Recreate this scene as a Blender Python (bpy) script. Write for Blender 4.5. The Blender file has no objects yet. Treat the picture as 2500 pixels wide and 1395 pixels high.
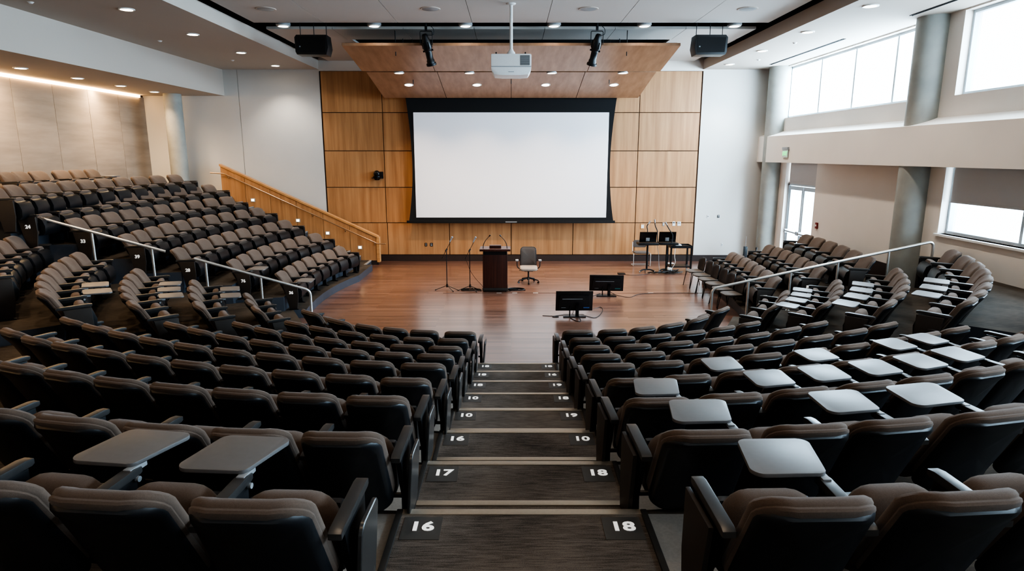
import bpy, bmesh, math, random
from mathutils import Vector, Matrix
random.seed(4)
SC = bpy.context.scene
COL = SC.collection
PI = math.pi
# ------------------------------------------------------------------ camera
CAMH = 3.78
cam_d = bpy.data.cameras.new('camera'); cam = bpy.data.objects.new('camera', cam_d); COL.objects.link(cam)
cam.location = (0, 0, CAMH)
cam.rotation_euler = (PI/2 - math.atan(319/1550), 0, 0)
cam_d.sensor_width = 36; cam_d.lens = 1550/2500*36; cam_d.shift_x = 0.0008
cam_d.clip_start = 0.05; cam_d.clip_end = 200
SC.camera = cam
SC.view_settings.view_transform = 'AgX'
SC.view_settings.look = 'AgX - High Contrast'
SC.view_settings.exposure = 0.92

# ------------------------------------------------------------------ materials
def srgb(r, g, b):
    f = lambda c: ((c/255+0.055)/1.055)**2.4 if c/255 > 0.04045 else c/255/12.92
    return (f(r), f(g), f(b), 1)
def mat(name, col, rough=0.6, metal=0.0, spec=0.5, noise=0.0, nscale=20, bump=0.0, bscale=200, emit=None, estr=0, sheen=0, coat=0):
    m = bpy.data.materials.new(name); m.use_nodes = True
    nt = m.node_tree; b = nt.nodes['Principled BSDF']
    b.inputs['Base Color'].default_value = col
    b.inputs['Roughness'].default_value = rough
    b.inputs['Metallic'].default_value = metal
    b.inputs['Specular IOR Level'].default_value = spec
    if coat: b.inputs['Coat Weight'].default_value = coat
    if sheen:
        b.inputs['Sheen Weight'].default_value = sheen
    if emit:
        b.inputs['Emission Color'].default_value = emit; b.inputs['Emission Strength'].default_value = estr
    tc = nt.nodes.new('ShaderNodeTexCoord')
    if noise:
        n = nt.nodes.new('ShaderNodeTexNoise'); n.inputs['Scale'].default_value = nscale; n.inputs['Detail'].default_value = 3
        nt.links.new(tc.outputs['Object'], n.inputs['Vector'])
        mx = nt.nodes.new('ShaderNodeMix'); mx.data_type = 'RGBA'; mx.blend_type = 'MULTIPLY'
        mx.inputs[0].default_value = 1.0; mx.inputs[6].default_value = col
        mr = nt.nodes.new('ShaderNodeMapRange'); mr.inputs[1].default_value = .25; mr.inputs[2].default_value = .75
        mr.inputs[3].default_value = 1-noise; mr.inputs[4].default_value = 1+noise
        nt.links.new(n.outputs['Fac'], mr.inputs[0]); nt.links.new(mr.outputs[0], mx.inputs[7])
        nt.links.new(mx.outputs[2], b.inputs['Base Color'])
    if bump:
        n2 = nt.nodes.new('ShaderNodeTexNoise'); n2.inputs['Scale'].default_value = bscale
        nt.links.new(tc.outputs['Object'], n2.inputs['Vector'])
        bp = nt.nodes.new('ShaderNodeBump'); bp.inputs['Strength'].default_value = bump; bp.inputs['Distance'].default_value = .01
        nt.links.new(n2.outputs['Fac'], bp.inputs['Height']); nt.links.new(bp.outputs[0], b.inputs['Normal'])
    return m
def grain(name, c1, c2, scale, rough=.5, island=.0, coat=0, spec=.5, coords='Object'):
    """wood grain: noise stretched by the scale vector"""
    m = bpy.data.materials.new(name); m.use_nodes = True
    nt = m.node_tree; b = nt.nodes['Principled BSDF']; b.inputs['Roughness'].default_value = rough
    b.inputs['Specular IOR Level'].default_value = spec
    if coat: b.inputs['Coat Weight'].default_value = coat; b.inputs['Coat Roughness'].default_value = .12
    tc = nt.nodes.new('ShaderNodeTexCoord'); mp = nt.nodes.new('ShaderNodeMapping'); mp.inputs['Scale'].default_value = scale
    nt.links.new(tc.outputs[coords], mp.inputs[0])
    geo = nt.nodes.new('ShaderNodeNewGeometry')
    add = nt.nodes.new('ShaderNodeVectorMath'); add.operation = 'ADD'
    ml = nt.nodes.new('ShaderNodeMath'); ml.operation = 'MULTIPLY'; ml.inputs[1].default_value = 37
    nt.links.new(geo.outputs['Random Per Island'], ml.inputs[0])
    nt.links.new(mp.outputs[0], add.inputs[0]); nt.links.new(ml.outputs[0], add.inputs[1])
    n = nt.nodes.new('ShaderNodeTexNoise'); n.inputs['Scale'].default_value = 1; n.inputs['Detail'].default_value = 4; n.inputs['Roughness'].default_value = .6
    nt.links.new(add.outputs[0], n.inputs['Vector'])
    r = nt.nodes.new('ShaderNodeValToRGB'); r.color_ramp.elements[0].position = .3; r.color_ramp.elements[1].position = .7
    r.color_ramp.elements[0].color = c1; r.color_ramp.elements[1].color = c2
    nt.links.new(n.outputs['Fac'], r.inputs[0])
    mr = nt.nodes.new('ShaderNodeMapRange'); mr.inputs[3].default_value = 1-island; mr.inputs[4].default_value = 1+island
    nt.links.new(geo.outputs['Random Per Island'], mr.inputs[0])
    mx = nt.nodes.new('ShaderNodeMix'); mx.data_type = 'RGBA'; mx.blend_type = 'MULTIPLY'; mx.inputs[0].default_value = 1
    nt.links.new(r.outputs[0], mx.inputs[6]); nt.links.new(mr.outputs[0], mx.inputs[7])
    nt.links.new(mx.outputs[2], b.inputs['Base Color'])
    return m
M = {}
M['fabric'] = mat('seat_fabric', srgb(94, 79, 69), .95, noise=.12, nscale=150, bump=.25, bscale=500, spec=.2, sheen=.15)
M['shell'] = mat('shell_plastic', srgb(34, 35, 38), .38, noise=.06, nscale=5, bump=.05, bscale=400, spec=.5)
M['pan'] = mat('pan_plastic', srgb(26, 27, 30), .4, spec=.5, noise=.05)
M['frame'] = mat('frame_steel', srgb(24, 24, 26), .45, spec=.4, noise=.05)
M['arm'] = mat('arm_plastic', srgb(58, 56, 55), .3, spec=.5, noise=.05)
M['panel'] = mat('end_panel_laminate', srgb(50, 43, 38), .5, noise=.08, nscale=8)
M['tablet'] = mat('tablet_laminate', srgb(100, 97, 96), .42, spec=.8, noise=.04, nscale=30)
M['wood'] = grain('maple_veneer', srgb(158, 112, 74), srgb(190, 143, 100), (7, 7, .35), .45, .05)
M['woodrail'] = grain('maple_solid', srgb(172, 122, 76), srgb(198, 150, 102), (1.2, 8, 8), .4, .03)
M['canopy'] = grain('canopy_veneer', srgb(150, 112, 86), srgb(174, 136, 108), (6, .4, 6), .42, .03)
M['groove'] = mat('groove_dark', srgb(70, 44, 26), .8, noise=.05)
M['white'] = mat('wall_paint_white', srgb(206, 203, 198), .85, noise=.015, nscale=2)
M['beige'] = mat('wall_paint_beige', srgb(220, 212, 204), .85, noise=.015, nscale=2)
M['greywall'] = grain('wall_panel_grey', srgb(122, 111, 101), srgb(142, 131, 120), (.5, .5, 4), .7, .03)
M['ceil'] = mat('ceiling_paint', srgb(196, 190, 184), .9, noise=.01, nscale=1)
M['ceilside'] = mat('side_ceiling_paint', srgb(188, 178, 168), .9, noise=.01, nscale=1)
M['black'] = mat('ceiling_black', srgb(12, 12, 13), .9, noise=.1)
M['screenblack'] = mat('screen_border', srgb(16, 16, 18), .85, noise=.1)
M['screen'] = mat('screen_white', srgb(236, 236, 240), .9, noise=.004, nscale=1)
M['steel'] = mat('brushed_steel', srgb(214, 212, 208), .35, metal=.85, noise=.05, nscale=60)
M['nosing'] = mat('aluminium_nosing', srgb(196, 184, 168), .4, metal=.8, noise=.05, nscale=60)
M['trimdark'] = mat('aisle_trim', srgb(48, 45, 42), .5, noise=.1)
M['concrete'] = mat('side_floor_grey', srgb(132, 126, 120), .75, noise=.1, nscale=60, bump=.1, bscale=300)
M['riser'] = mat('riser_vinyl', srgb(62, 66, 74), .5, noise=.05)
M['base'] = mat('baseboard_vinyl', srgb(52, 40, 36), .5, noise=.05)
M['column'] = mat('column_concrete', srgb(150, 150, 144), .6, noise=.12, nscale=3, bump=.05, bscale=60)
M['alu'] = mat('window_aluminium', srgb(176, 186, 192), .45, metal=.2, noise=.03)
M['blackp'] = mat('black_plastic', srgb(18, 18, 20), .4, noise=.05)
M['blackgloss'] = mat('black_gloss', srgb(14, 14, 16), .22, noise=.05)
M['greyp'] = mat('grey_plastic', srgb(140, 142, 144), .4, noise=.05)
M['whitep'] = mat('white_plastic', srgb(222, 222, 220), .4, noise=.02)
M['walnut'] = grain('walnut_veneer', srgb(50, 26, 20), srgb(78, 42, 32), (14, 14, .8), .35, .03)
M['mesh'] = mat('chair_mesh', srgb(96, 86, 80), .8, noise=.1, nscale=200)
M['chairseat'] = mat('chair_seat_cloth', srgb(150, 138, 126), .9, noise=.1, nscale=150)
M['stack'] = mat('stack_chair_cloth', srgb(84, 78, 74), .9, noise=.1, nscale=150)
M['text'] = mat('white_lettering', srgb(235, 232, 226), .6, emit=srgb(235, 232, 226), estr=.25, noise=.01)  # faint glow added so the lettering reads brighter; no lamp behind it
M['plate'] = mat('number_plate', srgb(70, 67, 64), .5, noise=.05)
M['shade'] = mat('roller_shade', srgb(186, 182, 180), .85, noise=.04, nscale=300)  # grey lightened to stand in for daylight passing through the cloth
M['exit'] = mat('exit_green', srgb(120, 220, 150), .5, emit=srgb(90, 230, 130), estr=.8, noise=.01)
M['exitbody'] = mat('exit_body', srgb(190, 205, 195), .3, noise=.01)
M['red'] = mat('alarm_red', srgb(130, 30, 26), .5, noise=.03)
M['blue'] = mat('label_blue', srgb(60, 90, 140), .5, noise=.03)
M['teal'] = mat('label_teal', srgb(50, 110, 110), .5, noise=.03)
M['lens'] = mat('downlight_lens', srgb(255, 240, 220), .5, emit=srgb(255, 238, 214), estr=14, noise=.01)
M['steplens'] = mat('steplight_lens', srgb(255, 230, 190), .5, emit=srgb(255, 226, 180), estr=5, noise=.01)
M['cove'] = mat('cove_led', srgb(255, 214, 150), .5, emit=srgb(255, 206, 140), estr=12, noise=.01)
M['cable'] = mat('cable_black', srgb(22, 20, 20), .6, noise=.05)
M['brass'] = mat('handrail_satin', srgb(200, 170, 140), .3, metal=.9, noise=.05)

def carpet(name, c1, c2):
    m = bpy.data.materials.new(name); m.use_nodes = True
    nt = m.node_tree; b = nt.nodes['Principled BSDF']; b.inputs['Roughness'].default_value = .95; b.inputs['Specular IOR Level'].default_value = .15
    tc = nt.nodes.new('ShaderNodeTexCoord')
    mp = nt.nodes.new('ShaderNodeMapping'); mp.inputs['Scale'].default_value = (9, 130, 5); nt.links.new(tc.outputs['Object'], mp.inputs[0])
    n = nt.nodes.new('ShaderNodeTexNoise'); n.inputs['Scale'].default_value = 1; n.inputs['Detail'].default_value = 2; nt.links.new(mp.outputs[0], n.inputs['Vector'])
    n2 = nt.nodes.new('ShaderNodeTexNoise'); n2.inputs['Scale'].default_value = 260; nt.links.new(tc.outputs['Object'], n2.inputs['Vector'])
    n3 = nt.nodes.new('ShaderNodeTexNoise'); n3.inputs['Scale'].default_value = 1.6; nt.links.new(tc.outputs['Object'], n3.inputs['Vector'])
    a = nt.nodes.new('ShaderNodeMath'); a.operation = 'ADD'; nt.links.new(n.outputs['Fac'], a.inputs[0]); nt.links.new(n2.outputs['Fac'], a.inputs[1])
    a2 = nt.nodes.new('ShaderNodeMath'); a2.operation = 'ADD'; nt.links.new(a.outputs[0], a2.inputs[0]); nt.links.new(n3.outputs['Fac'], a2.inputs[1])
    mr = nt.nodes.new('ShaderNodeMapRange'); mr.inputs[1].default_value = 1.15; mr.inputs[2].default_value = 1.85
    nt.links.new(a2.outputs[0], mr.inputs[0])
    r = nt.nodes.new('ShaderNodeValToRGB'); r.color_ramp.elements[0].color = c1; r.color_ramp.elements[1].color = c2
    nt.links.new(mr.outputs[0], r.inputs[0]); nt.links.new(r.outputs[0], b.inputs['Base Color'])
    return m
M['carpet'] = carpet('carpet_charcoal', srgb(58, 53, 49), srgb(122, 112, 104))
M['carpet2'] = carpet('carpet_tiers', srgb(48, 43, 38), srgb(92, 83, 74))

def floor_mat():
    m = bpy.data.materials.new('dark_wood_floor'); m.use_nodes = True
    nt = m.node_tree; b = nt.nodes['Principled BSDF']
    tc = nt.nodes.new('ShaderNodeTexCoord')
    br = nt.nodes.new('ShaderNodeTexBrick'); br.inputs['Scale'].default_value = 1; br.inputs['Brick Width'].default_value = 1.7; br.inputs['Row Height'].default_value = .11
    br.inputs['Mortar Size'].default_value = .002; br.offset = .37
    br.inputs['Color1'].default_value = srgb(90, 63, 53); br.inputs['Color2'].default_value = srgb(124, 91, 77); br.inputs['Mortar'].default_value = srgb(40, 24, 18)
    nt.links.new(tc.outputs['Object'], br.inputs['Vector'])
    mp = nt.nodes.new('ShaderNodeMapping'); mp.inputs['Scale'].default_value = (1.2, 24, 1); nt.links.new(tc.outputs['Object'], mp.inputs[0])
    n = nt.nodes.new('ShaderNodeTexNoise'); n.inputs['Scale'].default_value = 1; n.inputs['Detail'].default_value = 5; nt.links.new(mp.outputs[0], n.inputs['Vector'])
    mr = nt.nodes.new('ShaderNodeMapRange'); mr.inputs[1].default_value = .3; mr.inputs[2].default_value = .7; mr.inputs[3].default_value = .7; mr.inputs[4].default_value = 1.3
    nt.links.new(n.outputs['Fac'], mr.inputs[0])
    mx = nt.nodes.new('ShaderNodeMix'); mx.data_type = 'RGBA'; mx.blend_type = 'MULTIPLY'; mx.inputs[0].default_value = 1
    nt.links.new(br.outputs['Color'], mx.inputs[6]); nt.links.new(mr.outputs[0], mx.inputs[7]); nt.links.new(mx.outputs[2], b.inputs['Base Color'])
    rr = nt.nodes.new('ShaderNodeMapRange'); rr.inputs[3].default_value = .24; rr.inputs[4].default_value = .36
    nt.links.new(n.outputs['Fac'], rr.inputs[0]); nt.links.new(rr.outputs[0], b.inputs['Roughness'])
    b.inputs['Specular IOR Level'].default_value = .85
    b.inputs['Coat Weight'].default_value = .6; b.inputs['Coat Roughness'].default_value = .22; b.inputs['Coat IOR'].default_value = 1.6
    bp = nt.nodes.new('ShaderNodeBump'); bp.inputs['Strength'].default_value = .06; bp.inputs['Distance'].default_value = .01
    nt.links.new(n.outputs['Fac'], bp.inputs['Height']); nt.links.new(bp.outputs[0], b.inputs['Normal'])
    return m
M['floor'] = floor_mat()
def glass_mat():
    m = bpy.data.materials.new('window_glass'); m.use_nodes = True
    nt = m.node_tree; nt.nodes.clear()
    o = nt.nodes.new('ShaderNodeOutputMaterial'); mx = nt.nodes.new('ShaderNodeMixShader'); t = nt.nodes.new('ShaderNodeBsdfTransparent'); g = nt.nodes.new('ShaderNodeBsdfGlossy')
    t.inputs[0].default_value = (.95, .98, 1, 1); g.inputs['Roughness'].default_value = .02
 
    mx.inputs[0].default_value = .04; nt.links.new(t.outputs[0], mx.inputs[1]); nt.links.new(g.outputs[0], mx.inputs[2]); nt.links.new(mx.outputs[0], o.inputs[0])
    return m
M['glass'] = glass_mat()

# ------------------------------------------------------------------ mesh helpers
def NB(): return bmesh.new()
def obj(name, bm, m, parent=None, smooth=True, label=None):
    bmesh.ops.recalc_face_normals(bm, faces=bm.faces)
    me = bpy.data.meshes.new(name); bm.to_mesh(me); bm.free()
    me.materials.append(M[m] if isinstance(m, str) else m)
    if smooth:
        for p in me.polygons: p.use_smooth = True
        try: me.set_sharp_from_angle(angle=math.radians(38))
        except Exception: pass
    o = bpy.data.objects.new(name, me); COL.objects.link(o)
    if parent is not None: o.parent = parent
    if label: o['label'] = label
    return o
def tag(o, label, cat, group=None):
    o['label'] = label; o['category'] = cat
    if group: o['group'] = group
    return o
def thing(name, label, cat, loc=(0, 0, 0), rz=0, group=None):
    o = bpy.data.objects.new(name, None); COL.objects.link(o); o.location = loc; o.rotation_euler = (0, 0, rz)
    o.empty_display_size = .1
    return tag(o, label, cat, group)
def struct(name, bm, m, parent=None, smooth=False):
    o = obj(name, bm, m, parent, smooth)
    if parent is None: o['kind'] = 'structure'
    return o
def box(bm, x0, x1, y0, y1, z0, z1, bev=0, mtx=None):
    r = bmesh.ops.create_cube(bm, size=1)
    vs = r['verts']
    for v in vs:
        v.co = Vector(((v.co.x+.5)*(x1-x0)+x0, (v.co.y+.5)*(y1-y0)+y0, (v.co.z+.5)*(z1-z0)+z0))
    if bev:
        es = list({e for v in vs for e in v.link_edges})
        g = bmesh.ops.bevel(bm, geom=es, offset=bev, segments=2, affect='EDGES', profile=.7)
        vs = list({v for f in g['faces'] for v in f.verts} | {v for v in vs if v.is_valid})
    if mtx is not None: bmesh.ops.transform(bm, matrix=mtx, verts=[v for v in vs if v.is_valid])
    return bm
def prism(bm, pts, lo, hi, axis='x', bev=0):
    """polygon pts (a,b) extruded along axis; axis x: (y,z), axis y: (x,z), axis z: (x,y)"""
    def P(a, b, c): return {'x': (c, a, b), 'y': (a, c, b), 'z': (a, b, c)}[axis]
    A = [bm.verts.new(P(a, b, lo)) for a, b in pts]; B = [bm.verts.new(P(a, b, hi)) for a, b in pts]
    fa = bm.faces.new(A); fb = bm.faces.new(B[::-1])
    n = len(pts)
    for i in range(n): bm.faces.new((A[i], B[i], B[(i+1) % n], A[(i+1) % n]))
    if bev:
        es = list(set(fa.edges) | set(fb.edges))
        bmesh.ops.bevel(bm, geom=es, offset=bev, segments=2, affect='EDGES', profile=.7)
    return bm
def cyl(bm, p0, p1, r0, r1=None, seg=16, caps=True):
    r1 = r0 if r1 is None else r1
    p0, p1 = Vector(p0), Vector(p1); d = (p1-p0); L = d.length
    if L < 1e-6: return bm
    q = Vector((0, 0, 1)).rotation_difference(d)
    mt = Matrix.Translation((p0+p1)/2) @ q.to_matrix().to_4x4()
    bmesh.ops.create_cone(bm, cap_ends=caps, segments=seg, radius1=r0, radius2=r1, depth=L, matrix=mt)
    return bm
def tube(bm, pts, r, seg=10, rnd=0):
    P = [Vector(p) for p in pts]
    if rnd:
        Q = [P[0]]
        for i in range(1, len(P)-1):
            a, b, c = P[i-1], P[i], P[i+1]
            u = (a-b); v = (c-b); k = min(rnd, u.length*.45, v.length*.45)
            s, e = b+u.normalized()*k, b+v.normalized()*k
            for t in range(6):
                t /= 5; Q.append(s*(1-t)**2+b*2*t*(1-t)+e*t*t)
        Q.append(P[-1]); P = Q
        if isinstance(r, list): r = [r[0]+(r[-1]-r[0])*i/(len(P)-1) for i in range(len(P))]
    rings = []; up = None
    for i, p in enumerate(P):
        t = (P[min(i+1, len(P)-1)]-P[max(i-1, 0)]).normalized()
        if up is None: up = Vector((0, 0, 1)) if abs(t.z) < .9 else Vector((1, 0, 0))
        s = t.cross(up)
        if s.length < 1e-4: s = t.orthogonal()
        s.normalize(); up = s.cross(t).normalized()
        rr = r[i] if isinstance(r, list) else r
        rings.append([bm.verts.new(p+(s*math.cos(a)+up*math.sin(a))*rr) for a in [2*PI*k/seg for k in range(seg)]])
    for A, B in zip(rings, rings[1:]):
        for k in range(seg): bm.faces.new((A[k], A[(k+1) % seg], B[(k+1) % seg], B[k]))
    bm.faces.new(rings[0][::-1]); bm.faces.new(rings[-1])
    return bm
def lathe(bm, prof, seg=24, mtx=None, caps=True):
    rings = []
    for r, z in prof:
        rings.append([bm.verts.new((max(r, 1e-4)*math.cos(2*PI*k/seg), max(r, 1e-4)*math.sin(2*PI*k/seg), z)) for k in range(seg)])
    for A, B in zip(rings, rings[1:]):
        for k in range(seg): bm.faces.new((A[k], A[(k+1) % seg], B[(k+1) % seg], B[k]))
    if caps: bm.faces.new(rings[0][::-1]); bm.faces.new(rings[-1])
    if mtx is not None: bmesh.ops.transform(bm, matrix=mtx, verts=[v for R in rings for v in R])
    return bm
def rrect(w, h, rt, rb=None, n=5, taper=0):
    """rounded rectangle outline; rt radius at top (+v), rb at bottom; taper narrows the top"""
    rb = rt if rb is None else rb
    out = []
    for cx, cy, r, a0 in ((w/2-rt, h/2-rt, rt, 0), (-w/2+rt, h/2-rt, rt, 90), (-w/2+rb, -h/2+rb, rb, 180), (w/2-rb, -h/2+rb, rb, 270)):
        for k in range(n+1):
            a = math.radians(a0+90*k/n); out.append((cx+r*math.cos(a), cy+r*math.sin(a)))
    if taper: out = [(u*(1-taper*(v/h+.5)), v) for u, v in out]
    return out
def slab(bm, outline, profile, mapf, bulge0=0, bulge1=0):
    """cushion or shell: an outline swept through (inset, depth) layers, both caps ringed so they can bend"""
    hw = max(abs(u) for u, v in outline); hh = max(abs(v) for u, v in outline)
    layers = []
    i0, d0 = profile[0]; i1, d1 = profile[-1]
    for s in (.35, .72): layers.append((s, d0-bulge0*(1-s*s), i0))
    for ins, d in profile: layers.append((1, d, ins))
    for s in (.72, .35): layers.append((s, d1+bulge1*(1-s*s), i1))
    R = []
    for s, d, ins in layers:
        fx, fy = 1-ins/hw, 1-ins/hh
        R.append([bm.verts.new(mapf(u*fx*s, v*fy*s, d)) for u, v in outline])
    n = len(outline)
    for A, B in zip(R, R[1:]):
        for k in range(n): bm.faces.new((A[k], A[(k+1) % n], B[(k+1) % n], B[k]))
    c0 = bm.verts.new(mapf(0, 0, d0-bulge0)); c1 = bm.verts.new(mapf(0, 0, d1+bulge1))
    for k in range(n):
        bm.faces.new((c0, R[0][(k+1) % n], R[0][k])); bm.faces.new((c1, R[-1][k], R[-1][(k+1) % n]))
    return bm
def text_bm(s, size, ext=.001, align='CENTER', bold=0.0):
    cu = bpy.data.curves.new('lettering', 'FONT'); cu.body = s; cu.size = size; cu.extrude = ext; cu.align_x = align; cu.align_y = 'CENTER'; cu.offset = bold
    cu.resolution_u = 3
    o = bpy.data.objects.new('lettering', cu); COL.objects.link(o)
    bpy.context.view_layer.update()
    me = bpy.data.meshes.new_from_object(o.evaluated_get(bpy.context.evaluated_depsgraph_get()))
    bm = bmesh.new(); bm.from_mesh(me)
    bpy.data.objects.remove(o); bpy.data.meshes.remove(me); bpy.data.curves.remove(cu)
    return bm
def xfs(bm, sx): return xf(bm, Matrix.Diagonal((sx, 1, 1, 1)))
def xf(bm, m): bmesh.ops.transform(bm, matrix=m, verts=bm.verts); return bm
def copy_tree(o, parent=None):
    c = o.copy(); COL.objects.link(c)
    if parent is not None: c.parent = parent
    for ch in list(o.children): copy_tree(ch, c)
    return c
def T(x, y, z): return Matrix.Translation((x, y, z))
def Rm(deg, ax): return Matrix.Rotation(math.radians(deg), 4, ax)
ORD = ['first', 'second', 'third', 'fourth', 'fifth', 'sixth', 'seventh', 'eighth', 'ninth', 'tenth', 'eleventh', 'twelfth', 'thirteenth', 'fourteenth']
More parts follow.
